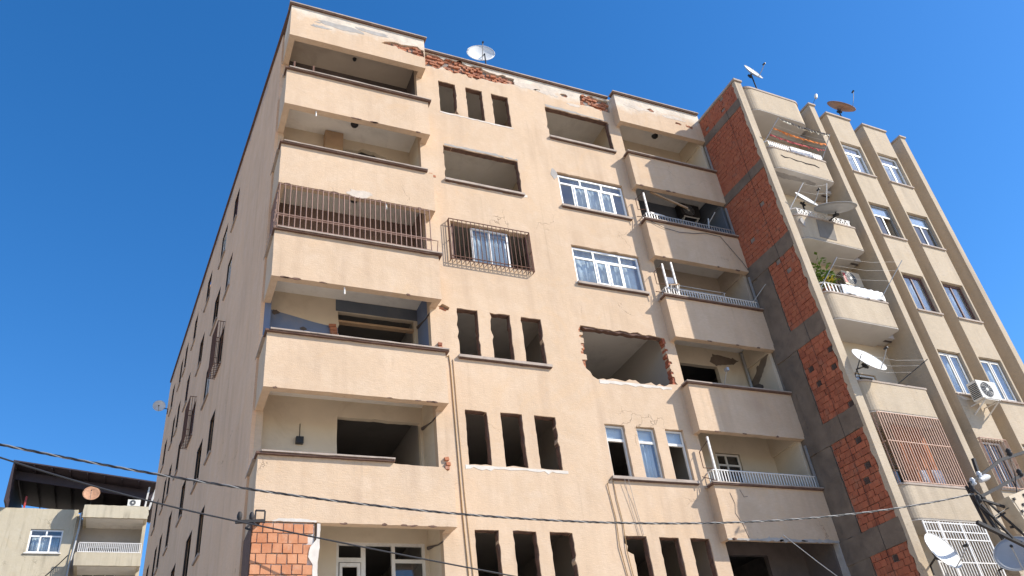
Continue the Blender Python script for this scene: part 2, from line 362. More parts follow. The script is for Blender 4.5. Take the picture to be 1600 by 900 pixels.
def spall(poly, y, parent, inset=.0):
    x0 = min(q[0] for q in poly); x1 = max(q[0] for q in poly); z0 = min(q[1] for q in poly); z1 = max(q[1] for q in poly)
    r = 0; zz = z0 + .03
    while zz < z1:
        xx = x0 + (.1 if r % 2 else 0)
        while xx < x1 + .1:
            if inside(poly, xx, zz) and rnd.random() < .78:
                place(rnd.choice(thin if rnd.random() < .7 else half), 'brick', (xx, y + .05 + rnd.uniform(-.015, .065), zz), parent, (rnd.uniform(-.1, .1), rnd.uniform(-.05, .05), rnd.uniform(-.12, .12)))
            xx += .192
        zz += .096; r += 1
for P in (sp1, sp2, sp3): spall(P, .005, front)
for dx, dz in ((-.06, .03), (.05, -.02)): place(thin[0], 'brick', (4.52+dx, .12, 4.66+dz), front)
# bricks in the jambs of the smashed opening
z = 3.12
jambs = [brick_mesh('brick', .18, .1, .085, M['brick_old']) for _ in range(3)]
while z < 4.66:
    place(rnd.choice(jambs), 'brick', (11.42 + rnd.uniform(-.035, .03), .11, z), front, (0, 0, math.pi/2 + rnd.uniform(-.08, .08)))
    if z > 3.4: place(rnd.choice(thin), 'brick', (8.53 + rnd.uniform(-.04, .05), .11, z), front, (0, 0, math.pi/2 + rnd.uniform(-.08, .08)))
    z += .094
x = 8.95
while x < 11.3:
    if rnd.random() < .5: place(rnd.choice(half), 'brick', (x, .11, 3.02 + rnd.uniform(-.03, .03)), front, (0, 0, rnd.uniform(-.2, .2)))
    if rnd.random() < .45: place(rnd.choice(half), 'brick', (x, .13, 4.74 + rnd.uniform(-.02, .03)), front, (0, 0, rnd.uniform(-.2, .2)))
    x += .17
# thin skim and repair patches on the facade
def patch(name, poly, mat, y=-.006, t=.02, F=FF, parent=main):
    return MB().panel(poly, [], lambda u, w, z: F(u, y+w, z), t).build(name, mat, parent)
def under(x0, x1, ztop, d, mat='white_skim'):
    P = [(x0, ztop)]; x = x0
    while x < x1: P.append((x, ztop - d*rnd.uniform(.35, 1.0))); x += rnd.uniform(.07, .18)
    P += [(x1, ztop - d*.6), (x1, ztop)]; patch('plaster_patch', P, M[mat])
under(4.98, 7.55, 9.355, .16); under(4.78, 7.5, .262, .12); under(8.72, 11.3, 6.262, .13, 'grey_render'); under(8.9, 11.25, 3.0, .13)
under(4.84, 7.42, 12.262, .07); under(4.85, 5.6, -2.74, .1)
patch('plaster_patch', blob(8.66, 10.55, .12, .22), M['grey_render'])
patch('plaster_patch', rough([(8.85, 13.755), (11.2, 13.765), (11.2, 13.82), (10.4, 13.80), (9.8, 13.86), (8.8, 13.87)], .015, .1), M['grey_render'])
patch('plaster_patch', rough([(4.9, 10.775), (7.4, 10.785), (7.38, 10.83), (6.2, 10.87), (4.92, 10.85)], .015, .1), M['grey_render'])
for cx, cz, rx, rz in ((8.15, 14.58, .5, .14), (9.0, 14.5, .45, .11), (10.0, 14.2, .25, .07)): patch('plaster_patch', rough(blob(cx, cz, rx, rz), .03, .05), M['pale_plaster'], -.004)
for a, b, zz in ((4.82, 7.48, 3.25), (8.72, 11.36, .19), (4.83, 7.44, 9.35), (8.74, 11.32, 12.28), (8.72, 11.3, 9.24), (8.78, 11.24, 6.26)):
    MB().panel(rough([(a, zz-.075), (b, zz-.075), (b, zz), (a, zz)], .005, .3), [], lambda u, w, z: V((u, -.085+w, z)), .2).build('sill', M['coping'], main)
    MB().panel(rough([(a+.02, zz-.105), (b-.02, zz-.105), (b-.02, zz-.076), (a+.02, zz-.076)], .004, .2), [], lambda u, w, z: V((u, -.06+w, z)), .15).build('brown_band', M['dark_brown'], main)

# torn-out frames: raw brown mortar left on the jambs and heads of the empty openings
def reveal(x0, x1, z0, z1, F=FF, parent=main):
    P = [(x1+.012, z0)]; z = z0
    while z < z1: P.append((x1 - rnd.choice((.012, .02, .02, .035)), z)); z += rnd.uniform(.06, .16)
    P += [(x1-.02, z1), (x1+.012, z1)]
    MB().panel(P, [], lambda u, w_, z: F(u, .035+w_, z), .15).build('torn_jamb', M['brick_pier'], parent)
    Q = [(x0, z1+.012)]; x = x0
    while x < x1-.03: Q.append((x, z1 - rnd.choice((.008, .018, .03)))); x += rnd.uniform(.06, .2)
    Q += [(x1-.03, z1-.015), (x1-.03, z1+.012)]
    MB().panel(Q, [], lambda u, w_, z: F(u, .03+w_, z), .15).build('torn_head', M['brick_pier'], parent)
for k in (4, 1, 0, -1):
    for a, b in TL: reveal(a, b, 3*k+.28, 3*k+1.72)
for a, b in TR: reveal(a, b, -2.75, -1.33)
reveal(4.87, 7.38, 9.38, 10.76); reveal(8.77, 11.28, 12.31, 13.74)
Q = [(8.64, 4.78)]; x = 8.7
while x < 11.3: Q.append((x, 4.66 + rnd.uniform(-.035, .02))); x += rnd.uniform(.05, .16)
MB().panel(Q + [(11.42, 4.62), (11.42, 4.78)], [], lambda u, w_, z: V((u, .03+w_, z)), .15).build('torn_head', M['brick_pier'], main)
# ---- side wall, running back at a slight slant
SL = -.066; sdir = V((SL, 1, 0)).normalized(); sn = V((1, -SL, 0)).normalized()
def FS(s, w_, z): return V((-.0, .0, z)) + sdir*s + sn*w_
scol = [(6.85, 7.75), (9.0, 10.15), (12.25, 13.3), (15.6, 16.5), (18.2, 19.0), (19.7, 20.5), (22.3, 23.2)]
sholes = []
for k in range(-2, 5):
    for i, (a, b) in enumerate(scol): sholes.append(rect(a, b, 3*k+.25, 3*k+1.65, .01))
side = MB().panel([(.75, GZ), (25.1, GZ), (25.1, 15.0), (.75, 15.0)], sholes, FS, .09).build('side_wall', M['side_peach_bounce'], main)
for k in range(-1, 5):
    for i, (a, b) in enumerate(scol):
        if k < 0 and i > 3: continue
        MB().box(a-.05, b+.05, -.055, .05, 3*k+.185, 3*k+.245, FS).build('sill', M['coping'], main)
        fr_ = MB()
        for q in ((a+.001, a+.05, 3*k+.25, 3*k+1.65), (b-.05, b-.001, 3*k+.25, 3*k+1.65), (a+.05, b-.05, 3*k+.25, 3*k+.29), (a+.05, b-.05, 3*k+1.61, 3*k+1.65)): fr_.box(q[0], q[1], .004, .05, q[2], q[3], FS)
        fr_.build('window_frame', M['old_wood'], main)
        glazed = (k == 4 and i < 2) or (k == 3 and i in (0, 3)) or (k == 2 and i in (1, 2))
        if glazed:
            wf = MB()
            for s0, s1, z0, z1 in ((a, a+.06, 3*k+.25, 3*k+1.65), (b-.06, b, 3*k+.25, 3*k+1.65), (a+.06, b-.06, 3*k+.25, 3*k+.31), (a+.06, b-.06, 3*k+1.59, 3*k+1.65), ((a+b)/2-.03, (a+b)/2+.03, 3*k+.31, 3*k+1.59)):
                wf.box(s0, s1, .05, .10, z0, z1, FS)
            wo_ = wf.build('window', M['old_white' if (i*3+k) % 2 else 'brown_frame'], main)
            MB().box(a+.06, (a+b)/2-.03, .07, .076, 3*k+.31, 3*k+1.59, FS).build('pane', M['glass_dark'], wo_)
            if (i+2*k) % 4: MB().box((a+b)/2+.03, b-.06, .07, .076, 3*k+.31, 3*k+1.59, FS).build('pane', M['glass_dark'], wo_)
def cage_bars(F, u0, u1, w0, z0, z1, n, r=.011, mid=(), sides=True, dep=.28):
    """projecting bar cage: front at w0, sides back to w0+dep"""
    m = MB(); P = lambda u, w_, z: F(u, w_, z)
    for zz in (z0, z1, *mid): m.tube([P(u0, w0, zz), P(u1, w0, zz)], r*1.3)
    for i in range(n+1):
        u = u0 + (u1-u0)*i/n; m.tube([P(u, w0, z0), P(u, w0, z1)], r)
        if sides: m.tube([P(u, w0, z0), P(u, w0+dep, z0)], r*.9)
    if sides:
        for u in (u0, u1):
            for zz in (z0, (z0+z1)/2, z1): m.tube([P(u, w0, zz), P(u, w0+dep, zz)], r*1.1)
            for q in (.33, .66): m.tube([P(u, w0+dep*q, z0), P(u, w0+dep*q, z1)], r)
    return m
for i in (0, 2):
    a, b = scol[i]; cage_bars(FS, a-.06, b+.06, -.22, 6.15, 7.72, 9, dep=.24).build('window_grille', M['rust'], main)

MB().box(6.2, 24.8, 1.5, 1.6, GZ+.1, 14.0, FS).build('added_dark_wall', M['dark_wall'], main)  # added dark wall, put in to keep the side windows dark
# ---- slabs, rooms and inner walls (lit only by what comes in at the openings; deeper shade painted in)
for k in range(-2, 5):
    zb, zt = 3*k-.8, 3*k-.66
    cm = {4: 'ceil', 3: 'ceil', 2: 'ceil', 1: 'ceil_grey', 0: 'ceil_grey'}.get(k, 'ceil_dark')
    MB().add([FS(1.2, .22, zb), FS(24.9, .22, zb), V((4.2, 24.9, zb)), V((4.2, 1.2, zb)), FS(1.2, .22, zt), FS(24.9, .22, zt), V((4.2, 24.9, zt)), V((4.2, 1.2, zt))],
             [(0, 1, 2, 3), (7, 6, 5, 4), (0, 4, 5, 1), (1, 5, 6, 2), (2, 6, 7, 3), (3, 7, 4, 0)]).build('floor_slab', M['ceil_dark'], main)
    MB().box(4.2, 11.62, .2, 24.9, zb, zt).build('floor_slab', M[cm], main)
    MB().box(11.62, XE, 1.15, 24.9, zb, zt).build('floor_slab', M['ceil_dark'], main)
    MB().box(.18, 4.12, -.25, 1.2, zb, zt).build('balcony_slab', M['ceil'], main)
    MB().box(XR+.15, XE-.13, -bR+.18, 1.15, zb, zt).build('balcony_slab', M['ceil'], main)
    z0, z1 = zt, 3*k+2.2
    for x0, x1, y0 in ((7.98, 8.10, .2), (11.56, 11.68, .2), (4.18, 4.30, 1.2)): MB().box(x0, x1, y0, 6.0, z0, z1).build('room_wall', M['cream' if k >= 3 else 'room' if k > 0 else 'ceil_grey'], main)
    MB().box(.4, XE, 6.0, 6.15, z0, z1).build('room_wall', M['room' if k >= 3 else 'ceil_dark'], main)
MB().add([FS(.75, .22, 14.2), FS(24.9, .22, 14.2), V((XE, 24.9, 14.2)), V((XE, .2, 14.2)), V((.3, .2, 14.2)), FS(.75, .22, 14.38), FS(24.9, .22, 14.38), V((XE, 24.9, 14.38)), V((XE, .2, 14.38)), V((.3, .2, 14.38))],
         [(0, 1, 2, 3, 4), (9, 8, 7, 6, 5), (0, 5, 6, 1), (1, 6, 7, 2), (2, 7, 8, 3), (3, 8, 9, 4), (4, 9, 5, 0)]).build('roof', M['ceil'], main)
for q, mt in (((.18, 4.12, -.25, 1.2), 'ceil_tan'), ((XR+.15, XE-.13, -bR+.18, 1.15), 'ceil')): MB().box(*q, 14.19, 14.37).build('balcony_ceiling', M[mt], main)
MB().box(-1.6, XE, 24.92, 25.12, GZ, 15.0).build('rear_wall', M['peach'], main)
MB().box(XE, XE+.02, .1, 25.0, GZ, 15.0).build('party_wall', M['mortar'], main)
# roof copings
cp = MB()
for (x0, x1, y0, y1) in ((-.07, 4.38, -.54, -.2), (4.385, XR-.075, -.09, .26), (XR-.07, XE+.02, -.41, -.1)): cp.box(x0, x1, y0, y1, 15.045, 15.085); MB().box(x0+.02, x1-.02, y0+.025, y1-.01, 14.998, 15.046).build('brown_band', M['dark_brown'], main)
cp.build('roof_coping', M['coping'], main)
MB().box(.0, 25.15, -.07, .26, 15.0, 15.07, lambda s, w_, z: FS(s-.2, w_, z)).build('roof_coping', M['dark_brown'], main)

# ---- roof beams over the top balconies
spL = rough([(2.85, 14.30), (3.2, 14.28), (3.6, 14.18), (4.0, 14.12), (4.27, 14.14), (4.27, 14.46), (3.9, 14.56), (3.5, 14.48), (3.2, 14.50), (2.95, 14.40)], .03, .1)
FB = lambda y: (lambda u, w_, z: V((u, y+w_, z)))
beam = MB().panel(rough([(0, 13.6), (4.3, 13.6), (4.3, 15.0), (0, 15.0)], .004, .3), [spL], FB(-bL), .2).box(4.1, 4.297, -bL+.2, .01, 13.6, 14.99).box(.003, .18, -bL+.2, .75, 13.6, 14.99).build('roof_beam', M['peach'], main)
MB().box(2.8, 4.28, -bL+.09, -bL+.19, 14.1, 14.6).build('mortar_backing', M['mortar'], main); spall(spL, -bL+.005, beam)
bt = [rough(blob(a, b, .16, .06), .01, .05) for a, b in ((13.1, 14.62), (14.25, 14.25), (14.75, 14.22))]
beamr = MB().panel(rough([(XR, 13.6), (XE, 13.6), (XE, 15.0), (XR, 15.0)], .004, .3), bt, FB(-bR), .18).box(XR+.003, XR+.15, -bR+.18, .01, 13.6, 14.99).build('roof_beam', M['peach'], main)
MB().box(12.8, 15.0, -bR+.07, -bR+.17, 14.1, 14.8).build('mortar_backing', M['mortar'], main)
for P in bt: spall(P, -bR+.0, beamr)
for P in (blob(1.5, 14.55, .7, .13), blob(2.6, 14.7, .5, .09), blob(.9, 14.3, .3, .06)): patch('plaster_patch', rough(P, .015, .06), M['grey_render'], -bL-.004)
for P in (blob(12.5, 14.55, .5, .1), blob(14.1, 14.5, .5, .08)): patch('plaster_patch', rough(P, .03, .05), M['pale_plaster'], -bR-.004)

# ---- left corner balconies
for k in range(-1, 5):
    zt, zb = 3*k, 3*k-1.4
    if k >= 0:
        if k == 0: out = rough([(0, zb), (4.3, zb), (4.3, -.24), (4.2, -.17), (4.05, -.03), (3.5, -.035), (2.95, -.02), (2.9, 0), (0, 0)], .007, .12)
        else: out = rough([(0, zb), (4.3, zb), (4.3, zt), (0, zt)], .005, .2)
        b = MB().panel(out, [], FB(-bL), .2)
        b.box(4.1, 4.297, -bL+.2, .01, zb+.003, zt-.003 - (.25 if k == 0 else 0)).box(.003, .18, -bL+.2, .75, zb+.003, zt-.003)
        par = b.build('balcony_parapet', M['peach'], main)
        xe = {0: 2.92, 3: 4.12}.get(k, 4.38)
        c = MB().panel(rough([(.06, zt+.045), (xe, zt+.045), (xe, zt+.08), (.06, zt+.08)], .004, .25), [], FB(-bL-.10), .35)
        c.box(-.07, .21, -bL+.26, .9, zt+.004, zt+.052) if k != 4 else c.box(-.07, .04, -bL+.26, -.1, zt+.004, zt+.052)
        c.build('coping', M['coping'], par)
        MB().panel(rough([(-.05, zt-.0), (xe, zt-.0), (xe, zt+.047), (-.05, zt+.047)], .005, .2), [], FB(-bL-.075), .33).build('brown_band', M['dark_brown'], par)
    # back wall with its opening
    z0, z1 = 3*k-.66, 3*k+2.2
    bh = []
    if k == 3: bh = [rough([(1.97, 8.4), (4.08, 8.4), (4.08, 10.68), (3.9, 10.6), (3.4, 10.76), (2.9, 10.9), (2.6, 10.94), (2.45, 10.8), (1.97, 10.8)], .02, .1)]
    if k == 2: bh = [rect(1.9, 4.0, 5.4, 7.4)]
    if k == 1: bh = [rough([(1.95, 2.4), (4.02, 2.4), (4.02, 4.82), (1.95, 4.82)], .012, .12)]
    if k == 0: bh = [rough([(1.97, -.6), (4.06, -.6), (4.06, 1.77), (1.97, 1.77)], .01, .15)]
    if k == -1: bh = [rect(2.0, 4.05, -3.6, -1.28)]
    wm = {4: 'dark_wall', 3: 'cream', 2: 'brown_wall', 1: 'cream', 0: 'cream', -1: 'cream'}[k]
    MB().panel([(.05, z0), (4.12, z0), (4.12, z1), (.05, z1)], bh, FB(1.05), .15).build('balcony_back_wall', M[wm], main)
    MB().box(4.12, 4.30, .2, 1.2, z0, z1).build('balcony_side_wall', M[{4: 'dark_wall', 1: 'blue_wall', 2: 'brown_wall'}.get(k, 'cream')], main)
    MB().box(.04, .2, .76, 1.05, z0, z1).build('corner_column', M['blue_wall' if k == 1 else 'peach'], main)
    if k < 4: MB().tube([(2.19, .35, z1-.11), (2.19, .35, z1-.07), (2.19, .35, z1-.01)], [.05, .1, .12], 12).build('ceiling_lamp', M['black_plastic'], main)
MB().tube([(2.18, .35, 14.12), (2.18, .35, 14.19)], [.05, .07], 10).build('ceiling_lamp', M['black_plastic'], main)
# top balcony: two stub posts on the parapet
for x in (.22, .78): MB().bar((x, -.32, 12.05), (x, -.32, 12.55), .05).build('stub_post', M['rust'], main)
MB().box(1.41, 1.95, .78, 1.04, 9.6, 11.15).build('wall_cupboard', M['wood'], main)
# third storey: blue painted lower wall, slate over the opening, smashed jamb
patch('painted_band', rough([(.2, 2.36), (1.94, 2.36), (1.94, 4.3), (1.2, 4.42), (.2, 4.62)], .008, .2), M['blue_wall'], 1.044, .004)
patch('painted_band', rough([(1.88, 4.835), (4.115, 4.835), (4.115, 5.19), (1.88, 5.19)], .008, .3), M['slate_wall'], 1.044, .004)
MB().box(1.96, 4.01, 1.04, 1.19, 4.5, 4.56).build('lintel_bar', M['wood'], main)
for q in range(7): place(rnd.choice(thin), 'brick', (1.83 + rnd.uniform(-.06, .06), 1.0, 3.75 + q*.094), main, (0, 0, rnd.uniform(-.3, .3)))
patch('plaster_hole', blob(1.05, 4.15, .09, .05), M['dark_wall'], 1.036, .005); patch('plaster_hole', blob(.35, 4.55, .09, .07), M['dark_wall'], 1.036, .005)
for k, zz in ((1, 3.5), (0, .35)):
    for q in range(3): place(rnd.choice(half), 'brick', (4.33 + rnd.uniform(-.03, .03), -.015, zz - q*.11 + rnd.uniform(-.02, .02)), front, (0, rnd.uniform(-.3, .3), 0))
for q in ((4.40, 9.42), (4.50, 9.36)): place(half[0], 'brick', (q[0], .035, q[1]), front)
# cracked seams on the inner side walls
for k in (1, 0, -1):
    MB().tube([(4.105, -.02, 3*k+1.42), (4.11, .3, 3*k+1.45), (4.11, .6, 3*k+1.52), (4.11, 1.0, 3*k+1.6)], [.02, .014, .022, .05], 5).build('wall_chase', M['dark_wall'], main)
# second storey: meter box on the wall
mb = MB().box(1.0, 1.17, .93, 1.045, .97, 1.13).build('meter_box', M['black_plastic'], main); MB().tube([(1.09, 1.04, 1.13), (1.09, 1.04, 1.5)], .008).build('conduit', M['dark_steel'], mb)
# first storey: rebuilt brick corner pier
pier = MB().box(.02, 1.22, -bL+.05, -.2, GZ, -1.41).box(.01, .2, -.2, 1.1, GZ, -1.41).build('brick_pier', M['white_mortar'], main)
MB().box(-.012, .01, -bL+.06, 1.12, GZ, -1.42).build('pier_side_render', M['brick_pier'], main)
fat = [brick_mesh('brick', .182, .1, .184, M['brick']) for _ in range(4)]
zz = -1.53; r = 0
while zz > -4.4:
    xx = .1 + (.1 if r % 2 else 0.)
    if r % 2: place(fat[0], 'brick', (.045, -bL+.06, zz), pier).scale = (.5, 1, 1)
    while xx < 1.2:
        place(rnd.choice(fat), 'brick', (xx, -bL + .06 + rnd.uniform(-.012, .008), zz + rnd.uniform(-.006, .006)), pier, (0, rnd.uniform(-.02, .02), rnd.uniform(-.02, .02)))
        xx += .2
    zz -= .205; r += 1
patch('jamb_plaster', rough([(1.24, -4.5), (1.32, -4.5), (1.30, -2.2), (1.33, -1.9), (1.33, -1.42), (1.27, -1.42), (1.26, -1.75), (1.13, -1.9), (1.1, -2.1), (1.2, -2.25)], .012, .1), M['white_skim'], -bL-.0, .22)
patch('plaster_patch', rough([(.35, -1.40), (1.25, -1.40), (1.25, -1.36), (.9, -1.33), (.5, -1.34)], .008, .08), M['white_skim'], -bL-.005)
patch('plaster_patch', rough(blob(2.15, 7.70, .33, .13), .01, .06), M['pale_plaster'], -bL-.005)
# white timber door and window of the first storey balcony
wd = MB()
for x0, x1, z0, z1 in ((2.0, 2.06, -3.6, -1.28), (2.56, 2.66, -3.6, -1.28), (3.26, 3.34, -3.6, -1.28), (3.98, 4.05, -3.6, -1.28), (2.06, 2.56, -1.34, -1.28), (2.66, 3.26, -1.34, -1.28), (3.34, 3.98, -1.34, -1.28), (2.06, 2.56, -1.72, -1.62), (3.34, 3.98, -1.72, -1.64)):
    wd.box(x0, x1, 1.08, 1.15, z0, z1)
wd = wd.build('window', M['old_white'], main)
MB().box(2.08, 2.14, 1.06, 1.12, -3.6, -1.74).box(2.47, 2.54, 1.06, 1.12, -3.6, -1.74).box(2.14, 2.47, 1.06, 1.12, -1.82, -1.74).build('door_leaf', M['old_white'], wd)
MB().box(3.34, 3.98, 1.11, 1.114, -3.6, -1.72).build('pane', M['glass_dark'], wd)

for x, k in ((1.78, 2), (.9, 4), (2.9, 3)): MB().tube([(x, -bL+.08, 3*k-1.38), (x, -bL+.06, 3*k-1.62)], .022, 8).build('drain_spout', M['old_white'], main)
for k in range(0, 5):
    for _ in range(5):
        x = rnd.uniform(.2, 4.1); patch('plaster_chip', rough(blob(x, 3*k-1.40, rnd.uniform(.04, .12), rnd.uniform(.012, .03), 9), .008, .04), M['brick_pier'], -bL-.004)
    for _ in range(3):
        x = rnd.uniform(XR+.2, XE-.2); patch('plaster_chip', rough(blob(x, 3*k-1.43, rnd.uniform(.04, .12), rnd.uniform(.012, .03), 9), .008, .04), M['brick_pier'], -bR-.004)
# ---- steel grille over the fourth storey balcony
gr = MB(); y = -bL-.03
for zz in (6.14, 6.47, 6.52, 7.52): gr.tube([(.02, y, zz), (4.12, y, zz)], .014 if zz != 6.52 else .022)
for i in range(30):
    x = .04 + 4.06*i/29; gr.tube([(x, y, 6.08), (x, y, 7.55)], .0145)
gr.tube([(4.12, y, 6.5), (4.30, y, 6.5), (4.30, y+.1, 6.2)], .014); gr.tube([(.02, y, 7.52), (.02, .8, 7.52)], .014); gr.tube([(.02, y, 6.5), (.02, .8, 6.5)], .014)
for i in range(1, 9): gr.tube([(.02, y+i*.15, 6.08), (.02, y+i*.15, 7.55)], .0095)
gr.build('balcony_grille', M['brown_steel'], main)
wf = MB()
for x0, x1, z0, z1 in ((1.9, 1.97, 5.4, 7.4), (2.55, 2.68, 5.4, 7.4), (3.2, 3.33, 5.4, 7.4), (3.93, 4.0, 5.4, 7.4), (1.97, 2.55, 7.3, 7.4), (2.68, 3.2, 7.3, 7.4), (3.33, 3.93, 7.3, 7.4)): wf.box(x0, x1, 1.09, 1.15, z0, z1)
wf = wf.build('window', M['old_white'], main)
for a, b in ((1.97, 2.55), (2.68, 3.2), (3.33, 3.93)): MB().box(a, b, 1.12, 1.125, 5.4, 7.3).build('pane', M['glass_dark'], wf)

# ---- glazed windows of the facade
def frame_rects(F, rects, w0, w1):
    m = MB()
    for a, b, c, d in rects: m.box(a, b, w0, w1, c, d, F)
    return m
def pvc(F, x0, x1, z0, z1, w0, parent, mat, vert, trans=None, sash=(), glass='glass', pw=.055, open_=()):
    """frame with mullions at vert (x of centres), transom height trans, opening sashes in bays listed in sash"""
    w1 = w0+.06; R = [(x0, x0+pw, z0, z1), (x1-pw, x1, z0, z1)]
    xs = [x0+pw/2] + list(vert) + [x1-pw/2]
    R += [(x0+pw, x1-pw, z0, z0+pw), (x0+pw, x1-pw, z1-pw, z1)]
    if trans: R.append((x0+pw, x1-pw, trans-pw/2, trans+pw/2))
    for v in vert: R.append((v-pw/2, v+pw/2, z0+pw, (trans-pw/2) if trans else z1-pw))
    wo_ = frame_rects(F, R, w0, w1).build('window', M[mat], parent); zt = (trans-pw/2) if trans else z1-pw
    for i in range(len(xs)-1):
        a, b = xs[i]+pw/2, xs[i+1]-pw/2
        if i in open_: continue
        if i in sash:
            q = .045
            frame_rects(F, [(a, a+q, z0+pw, zt), (b-q, b, z0+pw, zt), (a+q, b-q, z0+pw, z0+pw+q), (a+q, b-q, zt-q, zt)], w0-.02, w0+.03).build('sash', M[mat], wo_)
            MB().box(a+q, b-q, w0+.0, w0+.006, z0+pw+q, zt-q, F).build('pane', M[glass], wo_)
        else: MB().box(a, b, w0+.025, w0+.031, z0+pw, zt, F).build('pane', M[glass], wo_)
    return wo_, zt
def top_panes(F, wo_, x0, x1, z0, z1, w0, mat, vert, glass='glass', pw=.055):
    xs = [x0+pw/2] + list(vert) + [x1-pw/2]
    for v in vert: frame_rects(F, [(v-pw/2, v+pw/2, z0, z1)], w0, w0+.06).build('transom_bar', M[mat], wo_)
    for i in range(len(xs)-1): MB().box(xs[i]+pw/2, xs[i+1]-pw/2, w0+.025, w0+.031, z0, z1, F).build('pane', M[glass], wo_)
pw = .06
wn, zt = pvc(FF, 8.80, 11.22, 9.28, 10.60, .07, main, 'pvc', [9.30, 9.80, 10.29, 10.78], 10.27, sash=(1, 3), pw=pw); top_panes(FF, wn, 8.80, 11.22, zt+pw, 10.60-pw, .07, 'pvc', [9.62, 10.42], pw=pw)
wn, zt = pvc(FF, 8.82, 11.18, 6.30, 7.62, .07, main, 'pvc', [9.56, 10.0, 10.50], 7.25, sash=(1, 2), pw=pw); top_panes(FF, wn, 8.82, 11.18, zt+pw, 7.62-pw, .07, 'pvc', [9.56, 10.50], pw=pw)
wn, zt = pvc(FF, 5.55, 6.72, 6.39, 7.70, .10, main, 'pvc', [6.12], None, pw=.05)
wn2 = frame_rects(FF, [(4.93, 4.99, 6.39, 7.70), (7.29, 7.34, 6.39, 7.70)], .10, .15).build('window', M['brown_frame'], main)
for i, (a, b) in enumerate(TR):
    q = .05; z0, z1, zm = .235, 1.655, 1.25
    R = [(a+.01, a+.01+q, z0, z1), (b-.01-q, b-.01, z0, z1), (a+.01+q, b-.01-q, z1-q, z1), (a+.01+q, b-.01-q, zm-.035, zm+.035), (a+.01+q, b-.01-q, z0, z0+.03)]
    wo_ = frame_rects(FF, R, .08, .14).build('window', M['old_white'], main)
    MB().box(a+.06, b-.06, .10, .106, zm+.035, z1-q, FF).build('pane', M['glass'], wo_)
    if i == 1: MB().box(a+.06, b-.06, .10, .106, z0+.03, zm-.035, FF).build('pane', M['glass'], wo_)
    if i == 2:
        FO = lambda u, w_, z: V((10.70 + (u)*math.cos(1.05) , .13 + u*math.sin(1.05) + w_, z))
        sh = frame_rects(FO, [(0, .05, .28, 1.2), (.43, .48, .28, 1.2), (.05, .43, .28, .33), (.05, .43, 1.15, 1.2)], 0, .04).build('sash', M['old_white'], wo_)
def curtain(name, label, F, x0, x1, z0, z1, w0, mat='curtain', group=None, folds=9, amp=.03):
    n = folds*6; vs = []; fs = []
    for j, z in enumerate((z1, (z0+z1)/2, z0)):
        for i in range(n+1):
            vs.append(F(x0+(x1-x0)*i/n, w0 + amp*math.sin(i/6*2*math.pi+j*.4)*(0.7+.3*j) + rnd.uniform(-.004, .004), z))
    for j in range(2):
        for i in range(n): fs.append((j*(n+1)+i, j*(n+1)+i+1, (j+1)*(n+1)+i+1, (j+1)*(n+1)+i))
    m = MB().add(vs, fs, smooth=True); o = m.build(name, M[mat])
    sm = o.modifiers.new('thickness', 'SOLIDIFY'); sm.thickness = .003
    return tag(o, label, 'curtain', group)
curtain('curtain', 'white net curtain in the five-pane white window, upper of the two', FF, 9.35, 10.9, 9.3, 10.62, .24)
curtain('curtain', 'white net curtain behind the four-pane white window, lower of the two', FF, 8.9, 11.1, 6.3, 7.64, .24)
curtain('curtain', 'white net curtain in the window behind the brown bar cage', FF, 5.6, 6.7, 6.4, 7.66, .24)
curtain('curtain', 'narrow white curtain in the middle of the three slim sashes', FF, 9.95, 10.3, .24, 1.6, .24, folds=3)
for a, b in TR:
    tag(MB().box(a-.03, b+.03, .205, .212, 1.27, 1.68).build('roller_blind', M['sheet']), {8.8: 'pale blind at the top of the leftmost slim sash window', 9.77: 'pale blind at the top of the middle slim sash window', 10.69: 'pale blind at the top of the rightmost slim sash window'}[a], 'blind', 'blinds in the slim sash windows')
# bar cage of the fourth storey window
cage_bars(FF, 4.80, 7.33, -.14, 6.27, 7.70, 19, r=.0115, mid=(6.37,), dep=.14).build('window_grille', M['rust'], main)

